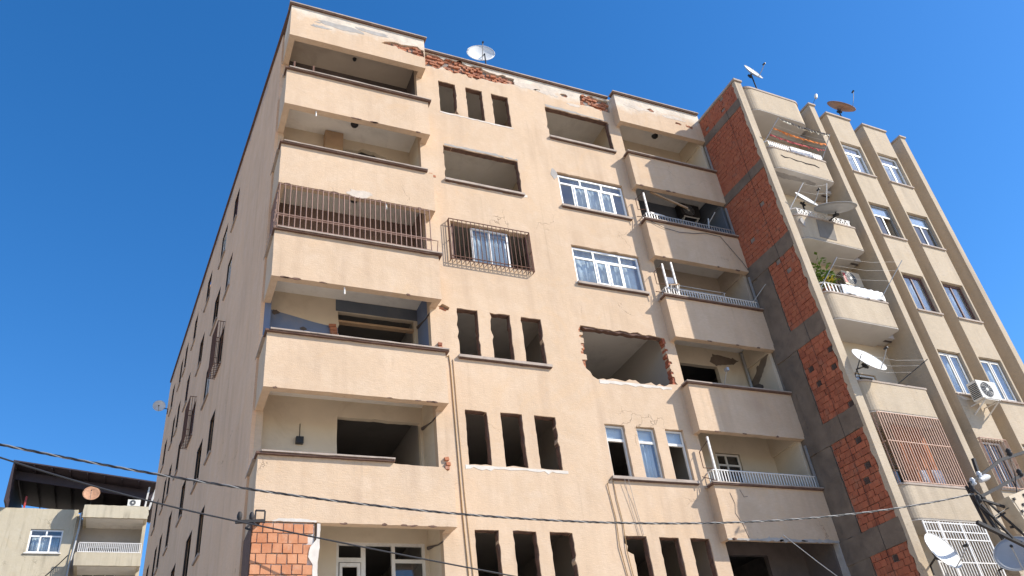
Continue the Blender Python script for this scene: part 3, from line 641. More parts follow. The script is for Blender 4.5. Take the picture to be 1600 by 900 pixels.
# ---- right hand balconies
for k in range(-1, 5):
    zt, zb = 3*k, 3*k-1.43
    z0, z1 = 3*k-.66, 3*k+2.2
    if k >= 0:
        b = MB().panel(rough([(XR, zb), (XE, zb), (XE, zt), (XR, zt)], .005, .2), [], FB(-bR), .18).box(XR+.003, XR+.15, -bR+.18, .01, zb+.003, zt-.003)
        par = b.build('balcony_parapet', M['peach'], main)
        MB().panel(rough([(XR-.06, zt), (XE-.02, zt), (XE-.02, zt+.042), (XR-.06, zt+.042)], .004, .3), [], FB(-bR-.07), .29).build('brown_band', M['dark_brown'], par)
        MB().panel(rough([(XR-.07, zt+.04), (XE-.01, zt+.04), (XE-.01, zt+.072), (XR-.07, zt+.072)], .004, .3), [], FB(-bR-.09), .31).box(XR-.068, XR+.18, -bR+.23, -.0, zt+.004, zt+.052).build('coping', M['coping'], par)
    bh = []
    if k == 1: bh = [rough([(12.2, 2.4), (14.0, 2.4), (14.0, 4.55), (12.2, 4.55)], .01, .2)]
    if k == 0: bh = [rect(13.02, 13.9, .0, 1.58)]
    if k == -1: bh = [rough([(12.2, -3.6), (13.88, -3.6), (13.88, -1.4), (12.2, -1.4)], .01, .2)]
    if k == 3: bh = [rect(12.2, 14.0, 8.4, 10.4)]
    if k == 2: bh = [rect(12.2, 14.0, 5.4, 7.3)]
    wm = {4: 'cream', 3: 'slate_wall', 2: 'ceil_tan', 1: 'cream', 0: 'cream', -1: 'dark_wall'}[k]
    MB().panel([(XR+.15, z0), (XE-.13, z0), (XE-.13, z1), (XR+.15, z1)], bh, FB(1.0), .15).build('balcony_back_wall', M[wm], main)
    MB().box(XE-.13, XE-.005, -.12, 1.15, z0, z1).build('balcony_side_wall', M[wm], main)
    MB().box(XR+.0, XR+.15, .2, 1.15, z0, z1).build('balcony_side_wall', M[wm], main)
    if k != -1: MB().box(XE-.2, XE-.132, -.1, 1.0, 3*k+1.55, 3*k+2.19).build('balcony_beam', M[wm], main)
MB().tube([(13.66, .45, 14.08), (13.66, .45, 14.13), (13.66, .45, 14.195)], [.06, .11, .13], 12).build('ceiling_lamp', M['black_plastic'], main)
wn, zt = pvc(FF, 13.04, 13.88, .0, 1.56, 1.04, main, 'old_white', [13.4], 1.22, glass='glass_dark'); top_panes(FF, wn, 13.04, 13.88, zt+.055, 1.5, 1.04, 'old_white', [13.4], 'glass_dark')
for k in (3, 2):
    pvc(FF, 12.22, 13.98, 3*k-.55, 3*k+1.28, 1.04, main, 'old_white', [12.9, 13.5], None, glass='glass_dark')
def railing(k, h, n, mat, x0=XR+.12, x1=XE-.04):
    m = MB(); y = -bR+.05; z0, z1 = 3*k+.06, 3*k+h
    m.tube([(x0, y, z1), (x1, y, z1)], .02); m.tube([(x0, y, z0+.03), (x1, y, z0+.03)], .014); m.tube([(x0, y, z1), (x0, .0, z1)], .018)
    for i in range(n+1):
        x = x0+(x1-x0)*i/n; m.bar((x, y, z0), (x, y, z1), .028, .014)
    for i in range(1, 3): m.bar((x0, y+i*.1, z0), (x0, y+i*.1, z1), .02, .014)
    return m.build('railing', M[mat], main)
railing(3, .37, 34, 'grey_steel'); railing(2, .38, 36, 'white_steel'); railing(0, .44, 38, 'white_steel')
for k, xs, tops in ((3, (11.82,), (10.26,)), (2, (11.82, 12.18), (7.3, 7.42)), (0, (11.82,), (1.4,))):
    for x, t in zip(xs, tops): MB().bar((x, -bR+.05, 3*k+.06), (x, -bR+.05, t), .05).build('railing_post', M['white_steel'], main)
for k in (4, 3, 2, 0): MB().bar((XE-.06, -bR+.05, 3*k+.06), (XE-.06, -bR+.05, 3*k+1.38), .05).build('railing_post', M['grey_steel'], main)
MB().bar((11.9, -bR+.05, 9.42), (12.75, .1, 9.75), .05).bar((12.5, 0, 9.65), (12.62, -.25, 9.37), .05).build('railing_brace', M['white_steel'], main)
# arms that stick out at the balcony corners and throw shadows
for k, L in ((3, .45), (2, .4), (0, .5)):
    m = MB().tube([(XR+.1, -bR-.04, 3*k+.44), (XR-.12, -bR+.1, 3*k+.5), (XR-.12, -bR+.1, 3*k+.95), (XR+.2, -bR+.05, 3*k+1.28)], .014)
    m.tube([(XR+.1, -bR-.04, 3*k+.1), (XR-.14, -.1, 3*k+.3)], .012); m.build('corner_hook', M['rust'], main)
MB().tube([(12.9, -bR+.05, 3.03), (12.9, -bR-.25, 3.42)], .014).box(12.86, 12.94, -bR-.33, -bR-.21, 3.4, 3.5).build('line_bracket', M['grey_steel'], main)
MB().tube([(14.2, -bR+.05, 9.4), (14.35, -bR-.3, 9.72)], .016).tube([(14.2, -bR+.05, 9.25), (14.2, -bR-.05, 9.6)], .03).build('line_bracket', M['grey_steel'], main)
MB().tube([(15.1, -bR+.05, 6.4), (15.3, -bR-.5, 6.75)], .016).build('line_bracket', M['grey_steel'], main)
# broken plaster in the third storey balcony and the crushed downpipe in its corner
patch('plaster_scar', rough([(13.75, 4.72), (14.0, 4.6), (14.3, 4.66), (14.7, 4.72), (14.95, 4.9), (14.5, 4.96), (13.95, 5.02), (13.9, 4.86)], .02, .07), M['concrete'], .994, .004)
FSD = lambda x: (lambda u, w_, z: V((x+w_, u, z)))
patch('plaster_scar', rough([(-.1, 4.52), (.2, 4.25), (.5, 4.0), (.95, 3.75), (.95, 4.1), (.6, 4.3), (.3, 4.5), (.0, 4.62)], .03, .07), M['concrete'], -.006, .004, FSD(XE-.132))
patch('plaster_scar', rough([(.99, 3.1), (.7, 3.6), (.5, 3.75), (.62, 3.9), (.99, 3.95)], .03, .07), M['dark_wall'], -.008, .004, FSD(XE-.132))
MB().tube([(15.08, .92, 3.75), (15.08, .92, 5.15)], .055, 10).build('downpipe', M['grey_steel'], main)
# white torn plaster edge of the lowest right balcony
patch('jamb_plaster', rough([(XE-.1, -5), (XE+.0, -5), (XE+.0, -1.44), (XE-.06, -1.44)], .015, .1), M['grey_render'], -bR+.01, .2)
# underside of the missing balcony: ragged soffit edge
patch('plaster_scar', rough([(11.62, -1.46), (XE-.02, -1.46), (XE-.02, -1.40), (14.6, -1.37), (13.9, -1.4), (13.1, -1.36), (12.6, -1.41), (11.62, -1.42)], .02, .06), M['grey_render'], -bR-.004, .05)
# cracks on the lowest right parapet
for pts in ([(12.05, -.2), (12.12, -.5), (12.05, -.75), (12.2, -1.05), (12.28, -1.4)], [(12.4, -.1), (12.48, -.3), (12.6, -.28)]):
    MB().tube([(x, -bR-.002, z) for x, z in pts], [.008]*len(pts), 5).build('crack', M['dark_wall'], main)

# ================================================================== NEIGHBOUR
th = math.radians(1.6); NO = V((15.36, -2.5, 0)); nu = V((math.cos(th), math.sin(th), 0)); nv = V((-math.sin(th), math.cos(th), 0))
FN = lambda u, v, z: NO + nu*u + nv*v + V((0, 0, z))
nb = thing('apartment_building', 'narrow sand-coloured block with rounded balconies and a bare brick flank', 'building', (20, 3, GZ))
# brick flank: mortar core, concrete frame, single bricks
flank = MB().box(.03, .28, .12, 2.75, GZ, 14.62, FN).build('party_wall', M['mortar'], nb)
beams = [(13.44, 13.8, .1, 2.3), (10.5, 10.86, .1, 2.3), (7.18, 7.72, .1, 2.3), (4.1, 4.74, .1, 2.3), (1.02, 1.66, .1, 2.3), (-2.08, -1.46, .1, 2.3), (-5.1, -4.5, .1, 2.3)]
for a, b, v0, v1 in beams:
    MB().panel(rough([(v0, a), (v1, a), (v1, b), (v0, b)], .012, .15), [], lambda v, w_, z: FN(-.026+w_, v, z), .1).build('concrete_beam', M['concrete'], flank)
for a, b in ((4.74, 7.18), (1.66, 4.1), (-1.46, 1.02), (-4.5, -2.08), (-8.9, -5.1)):
    MB().panel(rough([(1.4, a), (1.96, a), (1.96, b), (1.4, b)], .012, .15), [], lambda v, w_, z: FN(-.012+w_, v, z), .1).build('concrete_column', M['concrete'], flank)
    MB().panel(rough([(1.97, a), (2.32, a), (2.32, b), (1.97, b)], .01, .15), [], lambda v, w_, z: FN(.012+w_, v, z), .1).build('concrete_infill', M['concrete'], flank)
old = [brick_mesh('brick', .186, .06, .163, M['brick_old']) for _ in range(5)]
hol = brick_mesh('brick', .15, .03, .14, M['brick_dark'])
slots = []
for zlo, zhi, v1 in ((-4.5, -2.08, 1.36), (-1.46, 1.02, 1.36), (1.66, 4.1, 1.36), (4.74, 7.18, 1.36), (7.72, 10.5, 2.3), (10.86, 13.44, 2.3), (13.8, 14.6, 2.3)):
    n = int(round((zhi-zlo)/.174)); dz = (zhi-zlo)/n
    for r in range(n):
        v = .14; bw = .098 if r % 2 else .197
        while v < v1 - .03:
            bw = min(bw, v1 - v); slots.append((zlo + (r+.5)*dz, v+bw/2, bw-.011)); v += bw; bw = .197
slots.sort(); single = slots[:292]; rest = slots[292:]
rotb = (0, 0, th - math.pi/2)
for z, v, bw in single:
    if rnd.random() < .04 and bw > .15:
        place(hol, 'brick', FN(.022, v, z), flank, rotb); continue
    bo = place(rnd.choice(old), 'brick', FN(.016 + rnd.uniform(-.006, .01), v + rnd.uniform(-.008, .008), z + rnd.uniform(-.006, .006)), flank, (rnd.uniform(-.02, .02), rnd.uniform(-.015, .015), rotb[2] + rnd.uniform(-.02, .02))); bo.scale = (bw/.186, 1, 1)
m = MB()
for z, v, bw in rest:
    if rnd.random() < .03: continue
    d = rnd.uniform(-.006, .01); j = rnd.uniform(-.007, .007); q = bw/2 + rnd.uniform(-.003, .003)
    m.box(-.014+d, .045, v-q+j, v+q+j, z-.08+rnd.uniform(-.005, .005), z+.079, FN)
tag(m.build('bricks_above', M['brick_old'], flank), kind='stuff')
MB().tube([FN(-.035, .78, 14.0), FN(-.035, .80, 9.0), FN(-.035, .77, 4.0), FN(-.035, .79, -1.0), FN(-.035, .8, -6)], .005, 5).build('conduit', M['dark_steel'], nb)
# plaster fin at the front of the flank, with a ragged inner edge
FE = lambda v, w_, z: FN(-.02+w_, v, z)
ed = [(0., GZ), (.13, GZ)]; z = GZ
while z < 14.55: ed.append((.13 + rnd.uniform(-.035, .045), z)); z += rnd.uniform(.08, .2)
ed += [(.13, 14.6), (0., 14.6)]
MB().panel(ed, [], FE, .3).build('fin', M['sand'], nb)
MB().box(-.06, .32, -.05, 2.3, 14.62, 14.70, FN).build('fin_coping', M['coping'], nb)
for u0, u1, zt in ((3.54, 3.79, 14.62), (8.24, 8.5, 14.4)):
    MB().panel(rough([(u0, GZ), (u1, GZ), (u1, zt), (u0, zt)], .004, .3), [], FN, 1.1).build('fin', M['sand'], nb)
    MB().box(u0-.05, u1+.05, -.05, 1.1, zt, zt+.07, FN).build('fin_coping', M['coping'], nb)
# recessed wall behind balconies and between bays, roof, far side
nbh = []
for zz in (11.5, 8.48, 5.45, 2.42, -.61):
    nbh.append(rect(1.0, 2.6, zz-.6, zz+1.0))
MB().panel([(.28, GZ), (3.54, GZ), (3.54, 13.6), (.28, 13.6)], nbh, lambda u, w_, z: FN(u, 1.1+w_, z), .15).build('recessed_wall', M['cream'], nb)
for zz in (11.5, 8.48, 5.45, 2.42, -.61):
    pvc(lambda u, w_, z: FN(u, 1.1+w_, z), 1.02, 2.58, zz-.58, zz+.98, .05, nb, 'old_white', [1.8], None, glass='glass_dark')
MB().box(3.79, 8.24, .6, .8, GZ, 14.0, FN).build('recessed_wall', M['sand'], nb)
MB().box(.3, 8.4, .85, 12, 13.9, 14.05, FN).build('roof', M['concrete'], nb)
MB().box(8.3, 8.48, 1.1, 12, GZ, 14.3, FN).build('far_side_wall', M['sand'], nb)
MB().box(.3, 8.3, 12, 12.2, GZ, 14.3, FN).build('rear_wall', M['sand'], nb)
MB().box(.3, 8.3, 4.0, 4.1, GZ, 13.9, FN).build('inner_wall', M['dark_wall'], nb)
# rounded balconies
def arc(cx, cy, r, a0, a1, n=8): return [(cx + r*math.cos(math.radians(a0+(a1-a0)*i/n)), cy + r*math.sin(math.radians(a0+(a1-a0)*i/n))) for i in range(n+1)]
def band(path, inner, z0, z1, F):
    m = MB(); n = len(path)
    vs = [F(a, b, z) for z in (z0, z1) for a, b in path] + [F(a, b, z) for z in (z0, z1) for a, b in inner]
    fs = []
    for i in range(n-1):
        fs += [(i, i+1, n+i+1, n+i), (2*n+i, 3*n+i, 3*n+i+1, 2*n+i+1), (n+i, n+i+1, 3*n+i+1, 3*n+i), (i, 2*n+i, 2*n+i+1, i+1)]
    fs += [(0, n, 3*n, 2*n), (n-1, 2*n+n-1, 3*n+n-1, n+n-1)]
    return m.add(vs, fs)
def plate(path, z0, z1, F):
    n = len(path); return MB().add([F(a, b, z0) for a, b in path] + [F(a, b, z1) for a, b in path], [tuple(range(n)), tuple(range(2*n-1, n-1, -1))] + [(i, (i+1) % n, n+(i+1) % n, n+i) for i in range(n)])
UL, UR, V0 = .34, 3.12, .02
outl = [(UL-.04, .75)] + [(UL, .62)] + arc(UL+.42, V0+.42, .42, 180, 270) + arc(UR-.12, V0+.12, .12, 270, 360, 5) + [(UR, 1.1)]
inn = [(UL+.08, .75)] + [(UL+.12, .62)] + arc(UL+.42, V0+.42, .30, 180, 270) + arc(UR-.12, V0+.12, .02, 270, 360, 5) + [(UR-.1, 1.1)]
outr = [(UL-.04, .9)] + [(UL, .7)] + arc(UL+.42, V0+.42, .42, 180, 270) + arc(UR-.38, V0+.38, .38, 270, 360) + [(UR, 1.1)]
inr = [(UL+.08, .9)] + [(UL+.12, .7)] + arc(UL+.42, V0+.42, .30, 180, 270) + arc(UR-.38, V0+.38, .26, 270, 360) + [(UR-.12, 1.1)]
def swell(P, k, c=(1.7, .6)): return [(c[0]+(a-c[0])*k, c[1]+(b-c[1])*k) for a, b in P]
bt = band(outr, inr, 13.4, 14.5, FN).build('rounded_roof_beam', M['sand'], nb)
band(swell(outr, 1.035), inr, 14.5, 14.58, FN).build('coping', M['coping'], bt)
plate([(UL+.0, 1.09)] + outr[1:-1] + [(UR-.01, 1.09)], 13.385, 13.44, FN).build('soffit', M['nb_soffit'], nb)
MB().box(.285, 3.535, .7, 1.09, 13.45, 13.55, FN).build('ceiling', M['nb_soffit'], nb)
NBZ = {4: 11.5, 3: 8.48, 2: 5.45, 1: 2.42, 0: -.61, -1: -3.64}
for k, zt in NBZ.items():
    pz = band(outl, inn, zt-.92, zt, FN).build('rounded_parapet', M['sand'], nb)
    band(swell(outl, 1.03), inn, zt, zt+.055, FN).build('coping', M['coping'], pz)
    plate([(UL, 1.09)] + outl[1:-1] + [(UR-.01, 1.09)], zt-.935, zt-.88, FN).build('soffit', M['nb_soffit'], nb)
    MB().box(.285, 3.535, .62, 1.09, zt-.86, zt-.72, FN).build('ceiling', M['nb_soffit'], nb)
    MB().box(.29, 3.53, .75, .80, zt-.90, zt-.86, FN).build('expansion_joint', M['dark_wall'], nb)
    if k < 4: MB().tube([FN(.75, .62, zt+1.9), FN(.75, .62, zt+1.94), FN(.75, .62, zt+2.02)], [.05, .1, .12], 12).build('ceiling_lamp', M['black_plastic'], nb)
patch('plaster_scar', rough([(.55, -.02), (1.2, .02), (1.9, .0), (2.5, .06), (2.5, .2), (1.8, .16), (1.0, .22), (.6, .14)], .03, .08), M['grey_render'], 0, .006, lambda u, w_, z: FN(u, .22+z, 11.5-.941+w_))
# bays with windows
for ua, ub in ((4.32, 5.5), (6.2, 7.42)):
    bh = []
    zs = [(11.47, 12.97), (8.53, 10.02), (5.47, 6.96), (2.46, 4.0), (-.5, 1.0), (-3.5, -2.05)]
    for z0, z1 in zs: bh.append(rect(ua+.06, ub-.08, z0, z1, .006))
    bay = MB().panel(rough([(ua, GZ), (ub, GZ), (ub, 14.4), (ua, 14.4)], .003, .4), bh, FN, .2)
    bay.box(ua+.003, ua+.15, .2, .6, GZ, 14.39, FN).box(ub-.15, ub-.003, .2, .6, GZ, 14.39, FN)
    bay = bay.build('bay', M['sand'], nb)
    MB().box(ua-.05, ub+.05, -.05, .62, 14.4, 14.47, FN).build('bay_coping', M['coping'], nb)
    MB().box(ua+.15, ub-.15, .2, .6, 14.2, 14.39, FN).build('bay_lid', M['concrete'], nb)
    for i, (z0, z1) in enumerate(zs):
        a, b = ua+.08, ub-.10
        MB().box(ua+.0, ub-.02, -.05, .1, z0-.06, z0-.003, FN).build('sill', M['coping'], nb)
        um = a + .5*(b-a)
        if i == 0:
            wn, zt = pvc(FN, a, b, z0+.01, z1-.04, .1, nb, 'pvc', [um], z1-.45, sash=(0,)); top_panes(FN, wn, a, b, zt+.055, z1-.095, .1, 'pvc', [])
        elif i == 1:
            wn, zt = pvc(FN, a, b, z0+.01, z1-.04, .1, nb, 'alu', [um], z1-.5, glass='glass_dark', open_=(1,) if ua < 5 else ()); top_panes(FN, wn, a, b, zt+.055, z1-.095, .1, 'alu', [], 'glass')
            MB().box(a+.06, b-.06, .135, .14, zt+.06, z1-.1, FN).build('blind', M['blue_cloth'], wn)
        elif i == 2: pvc(FN, a, b, z0+.01, z1-.04, .1, nb, 'brown_frame', [um], None, glass='glass')
        elif i == 3: pvc(FN, a, b, z0+.01, z1-.04, .1, nb, 'old_white', [um], None, sash=(0, 1), glass='glass')
        else: pvc(FN, a, b, z0+.01, z1-.04, .1, nb, 'old_white', [um], None, glass='glass_dark')
for ua, tx in ((4.32, 'left'), (6.2, 'right')):
    for i, (z0, z1, mt, nm) in enumerate(((11.5, 12.9, 'sheet', 'topmost'), (5.5, 6.9, 'curtain', 'third from the top'), (2.5, 3.95, 'curtain', 'fourth from the top'))):
        curtain('curtain', 'pale curtain in the %s bay of the sand block, window %s' % (tx, nm), FN, ua+.16, ua+1.02, z0, z1, .24, mt, folds=5)
cage_bars(FN, 4.34, 5.48, -.08, -.5, 1.0, 9, dep=.08).build('window_grille', M['pink_rust'], nb)
patch('plaster_patch', rough([(5.1, 2.3), (4.4, 2.42), (4.34, 2.38), (4.6, 2.27)], .02, .06), M['white_skim'], -.008, .006, FN, nb)
# flat grey panel painting a cast shadow on the second balcony from the top
patch('shadow_panel', [(1.2, 7.70), (1.92, 7.70), (2.06, 8.46), (1.34, 8.46)], M['ceil_dark'], V0-.012, .008, FN, nb)
patch('plaster_patch', rough(blob(.66, 8.2, .08, .16), .01, .06), M['grey_render'], V0-.02, .06, FN, nb)
# railings, cage and door grille of the rounded balconies
def nrail(zt, h, n, mat, u0=.62, u1=3.02):
    m = MB(); v = V0+.06
    m.tube([FN(u0-.2, v+.2, zt+h), FN(u0, v, zt+h), FN(u1, v, zt+h)], .022)
    for i in range(n+1):
        u = u0+(u1-u0)*i/n; m.bar(FN(u, v, zt+.04), FN(u, v, zt+h), .045, .016)
    for q in (.12, .22): m.bar(FN(u0-q, v+q, zt+.04), FN(u0-q, v+q, zt+h), .03, .016)
    return m.build('railing', M[mat], nb)
nrail(11.5, .36, 27, 'white_steel'); nrail(5.45, .40, 16, 'white_steel')
m = MB(); zt = 8.48; v = V0+.06
for zz in (.06, .34): m.tube([FN(.5, v+.15, zt+zz), FN(.66, v, zt+zz), FN(3.02, v, zt+zz)], .018)
for i in range(12):
    u = .7 + i*.2; m.bar(FN(u, v, zt+.06), FN(u+.2 if i < 11 else u+.1, v, zt+.34), .02); m.bar(FN(u+.2 if i < 11 else u+.1, v, zt+.06), FN(u, v, zt+.34), .02); m.bar(FN(u, v, zt+.06), FN(u, v, zt+.34), .02)
m.build('railing', M['white_steel'], nb)
m = MB(); v = V0+.0
for zz in (-.53, .62, 1.47): m.tube([FN(.6, v, zz), FN(3.02, v, zz)], .018)
for i in range(25): m.bar(FN(.6+2.42*i/24, v, -.55), FN(.6+2.42*i/24, v, 1.48), .024, .02)
for i in range(5): m.bar(FN(.56-.0, v+.12+i*.12, -.55), FN(.56, v+.12+i*.12, 1.48), .022, .018)
m.tube([FN(.56, v+.05, .62), FN(.56, v+.65, .62)], .016); m.build('balcony_grille', M['pink_rust'], nb)
m = MB(); v = V0+.02; zt, zb = -1.56, -3.58
for u in (.72, 1.28, 2.08, 2.98): m.bar(FN(u, v, zb), FN(u, v, zt), .05, .03)
for zz in (-1.6, -1.82, -2.02, -2.6, -3.2): m.bar(FN(.72, v, zz), FN(2.98, v, zz), .04 if zz in (-2.02,) else .025, .03)
for i in range(23): m.bar(FN(.72+2.26*i/22, v, zb), FN(.72+2.26*i/22, v, zt), .024, .014)
m.build('door_grille', M['white_steel'], nb)
MB().tube([FN(.9, V0-.005, 11.22), FN(1.05, V0-.008, 11.15), FN(1.3, V0-.005, 11.2), FN(1.6, V0-.008, 11.14), FN(1.8, V0-.005, 11.17), FN(2.0, V0-.008, 11.13), FN(2.4, V0-.005, 11.17), FN(2.6, V0-.008, 11.1)], [.012, .02, .01, .018, .012, .02, .022, .01], 5).build('loose_cord', M['dark_cloth'], nb)
# line holders on the balconies
def arms(label, prs, mat='grey_steel'):
    a = FN(*prs[0][0]); t = thing('clothes_airer', label, 'clothes airer', a)
    for p0, p1 in prs: MB().tube([FN(*p0), FN(*p1)], .014).build('arm', M[mat], t)
    for f in (.97, .75, .5): MB().tube([FN(*prs[0][0]).lerp(FN(*prs[0][1]), f), (FN(*prs[0][0]).lerp(FN(*prs[0][1]), f) + FN(*prs[1][0]).lerp(FN(*prs[1][1]), f))/2 - V((0, 0, .1)), FN(*prs[1][0]).lerp(FN(*prs[1][1]), f)], .0035, 4).build('line', M['old_white'], t)
    return t
arms('clothes airer with bright strings on the topmost rounded balcony', [((.25, .12, 11.5), (.85, -.5, 12.5)), ((2.9, .06, 11.5), (3.2, -.5, 12.45))])
arms('bent bare airer arms on the balcony with the big grey dish', [((.25, .15, 8.5), (.8, -.45, 9.5)), ((1.9, .1, 8.5), (1.95, -.45, 9.8))], 'white_steel')
arms('airer arms over the white sheet beside the potted plant', [((.3, .1, 5.5), (.95, -.45, 6.5)), ((2.75, .06, 5.5), (3.75, -.6, 6.85))])
arms('airer on the rounded balcony with the slanted white dish', [((.3, .1, 2.45), (.5, -.3, 3.1)), ((1.9, .06, 2.45), (2.95, -.5, 3.15))], 'dark_steel')
def garland(name, label, F, a, b, sag, mat, n, wid, group):
    t = MB(); a, b = F(*a), F(*b); pts = []
    for i in range(n+1):
        f = i/n; q = a.lerp(b, f); q.z -= sag*4*f*(1-f); pts.append(q)
    t.tube(pts, .008, 4)
    for i in range(1, n):
        q = pts[i]; h = rnd.uniform(.05, .13); d = (pts[i]-pts[i-1]).normalized()*wid*rnd.uniform(.6, 1.)
        t.add([q-d/2, q+d/2, q+d/2+V((0, rnd.uniform(-.03, .03), -h)), q-d/2+V((0, rnd.uniform(-.03, .03), -h*.8))], [(0, 1, 2, 3)])
    o = t.build(name, M[mat]); sm = o.modifiers.new('thickness', 'SOLIDIFY'); sm.thickness = .01
    return tag(o, label, 'washing', group)
garland('washing_line', 'dark and cream pegged washing, uppermost string on the top rounded balcony', FN, (.85, -.5, 12.5), (3.2, -.5, 12.45), .1, 'dark_cloth', 16, .12, 'washing strings on the top balcony')
garland('washing_line', 'cream pegged cloths on the uppermost string of the top rounded balcony', FN, (.84, -.48, 12.49), (3.19, -.48, 12.44), .09, 'cream_cloth', 20, .11, 'washing strings on the top balcony')
garland('washing_line', 'orange pegged cloths on the middle string of the top rounded balcony', FN, (.62, -.28, 12.18), (3.08, -.3, 12.12), .1, 'orange_cloth', 24, .13, 'washing strings on the top balcony')
garland('washing_line', 'red pegged cloths on the lowest string of the top rounded balcony', FN, (.5, -.15, 11.95), (3.0, -.2, 11.88), .08, 'red_cloth', 22, .12, 'washing strings on the top balcony')
def drape(name, label, cat, F, u0, u1, v, ztop, zbot, mat, wav=.02, lean=0.):
    n, mrow = 26, 6; vs = []; fs = []
    for j in range(mrow+1):
        for i in range(n+1):
            f = i/n; g_ = j/mrow
            vs.append(F(u0+(u1-u0)*f, v - .01 + wav*math.sin(f*17+g_*2)*g_ + wav*.6*math.sin(f*41), ztop+(zbot-ztop)*g_ + .025*math.sin(f*9)*g_ + lean*f))
    for j in range(mrow):
        for i in range(n): fs.append((j*(n+1)+i, j*(n+1)+i+1, (j+1)*(n+1)+i+1, (j+1)*(n+1)+i))
    o = MB().add(vs, fs, smooth=True).build(name, M[mat]); sm = o.modifiers.new('thickness', 'SOLIDIFY'); sm.thickness = .012
    return tag(o, label, cat)
drape('bed_sheet', 'white sheet hung over the railing beside the potted plant', 'sheet', FN, 1.25, 3.0, V0+.01, 5.87, 5.5, 'sheet', .03)
drape('banner_cloth', 'white cloth tied along the railing of the topmost rounded balcony', 'cloth', FN, 1.55, 2.55, V0+.025, 11.84, 11.56, 'sheet', .008)
drape('towel', 'pale blue towel inside the pink balcony cage, left of two', 'towel', FN, 1.52, 1.76, V0+.12, -.12, -.5, 'blue_cloth', .03)
drape('towel', 'pale blue towel inside the pink balcony cage, right of two', 'towel', FN, 2.0, 2.34, V0+.12, -.08, -.5, 'blue_cloth', .03)
drape('amber_curtain', 'amber curtain hanging behind the pink balcony cage', 'curtain', FN, 1.55, 2.75, V0+.5, 1.4, -.5, 'amber_curtain', .06)

# ================================================================== FIXTURES ON BOTH BLOCKS
def dish(label, c, nrm, dia, mat, foot, lnb_dir=None, asp=1.12, group='satellite dishes', back=None, lnb=True):
    c = V(c); nrm = V(nrm).normalized(); upv = (V((0, 0, 1)) - nrm*nrm.z)
    upv = upv.normalized() if upv.length > .05 else V((0, 1, 0)); sx = upv.cross(nrm).normalized()
    t = thing('satellite_dish', label, 'satellite dish', foot, group)
    R = dia/2; dep = dia*.11; nr, ns = 6, 28; vs = []; fs = []
    for side in (0, 1):
        for j in range(nr+1):
            f = j/nr
            for i in range(ns):
                a = 2*math.pi*i/ns
                p = c + (sx*math.cos(a) + upv*math.sin(a)*asp)*R*f + nrm*(dep*f*f - dep*.6 - side*.012)
                vs.append(p)
    N = (nr+1)*ns
    for side in (0, 1):
        for j in range(nr):
            for i in range(ns): fs.append((side*N+j*ns+i, side*N+j*ns+(i+1) % ns, side*N+(j+1)*ns+(i+1) % ns, side*N+(j+1)*ns+i))
    for i in range(ns): fs.append((nr*ns+i, nr*ns+(i+1) % ns, N+nr*ns+(i+1) % ns, N+nr*ns+i))
    MB().add(vs, fs, smooth=True).build('reflector', M[mat], t, recalc=False)
    rim = [c + (sx*math.cos(2*math.pi*i/28) + upv*math.sin(2*math.pi*i/28)*asp)*R + nrm*(dep*.4) for i in range(29)]
    MB().tube(rim, .009, 5).build('rim', M[mat], t)
    e = c - upv*R*asp*.96 + nrm*dep*.4; h = c + nrm*dia*.62 - upv*R*.55
    if lnb: MB().tube([e, e.lerp(h, .5)-upv*.02, h], .014, 6).build('lnb_arm', M['grey_steel'], t)
    if lnb: MB().tube([h + (h-c).normalized()*.03, h, h - (h-c).normalized()*.1], [.03, .04, .025], 8).build('lnb', M['black_plastic'], t)
    b = c - nrm*(dep*.6+.01); f = V(foot)
    MB().tube([b, b - nrm*.12, V((f.x, f.y, b.z-.12)) if (b-f).length > .5 else f, f], .025, 8).build('mount', M['dark_steel'], t)
    q = b - nrm*.10; MB().bar(q - upv*.09, q + upv*.09, .12, .07).build('clamp', M['dark_steel'], t)
    return t
dish('white dish standing on the roof edge of the peach block', (6.72, .3, 16.1), (-.271, -.951, .146), 1.0, 'dish_white', (6.80, .16, 15.07), asp=1.)
dish('dish seen edge-on above the topmost rounded balcony', FN(1.57, .3, 16.0), (.174, -.944, .282), .85, 'dish_grey', FN(1.42, .3, 14.58), asp=1.)
dish('rust-stained dish seen from below on the sand block roof', FN(5.9, .3, 15.6), (.153, -.677, .72), 1.12, 'dish_rust', FN(5.65, .3, 14.47), asp=1.)
dish('big grey dish lying over the railing of a rounded balcony', FN(1.9, -.4, 8.70), (-.061, -.411, .909), 1.32, 'dish_grey', FN(1.95, .06, 8.54), asp=1., lnb=False)
dish('small pale dish at the back of the balcony with the big grey dish', FN(1.55, .25, 9.55), (.154, -.891, .427), .85, 'dish_white', FN(1.5, .4, 8.5), asp=1.)
dish('white dish tilted over the left end of a rounded balcony', FN(.80, -.2, 2.97), (.063, -.888, .455), 1.02, 'dish_white', FN(.55, .08, 2.47), asp=1.)
dish('white dish at the white door grille below the pink cage', FN(.25, -.5, -2.53), (.108, -.941, .322), .98, 'dish_white', FN(.45, .1, -2.9), asp=1.)
dish('grey dish at the lower right corner of the picture', FN(2.6, -.75, -2.62), (-.739, -.443, .508), 1.05, 'dish_grey', FN(2.75, .0, -3.2), asp=1.)
dish('small white dish at the far end of the side wall roof', FS(24.4, -.45, 13.3), (-.042, -.999, -.009), .6, 'dish_white', FS(24.4, -.02, 12.9), asp=1.)
t = thing('aerial_stick', 'thin stick with a white receiver beside the sand block fin', 'aerial', FN(4.2, .3, 14.0))
MB().tube([FN(4.2, .3, 14.0), FN(4.25, .3, 15.2), FN(4.62, .3, 15.72)], .012, 5).build('stick', M['dark_steel'], t)
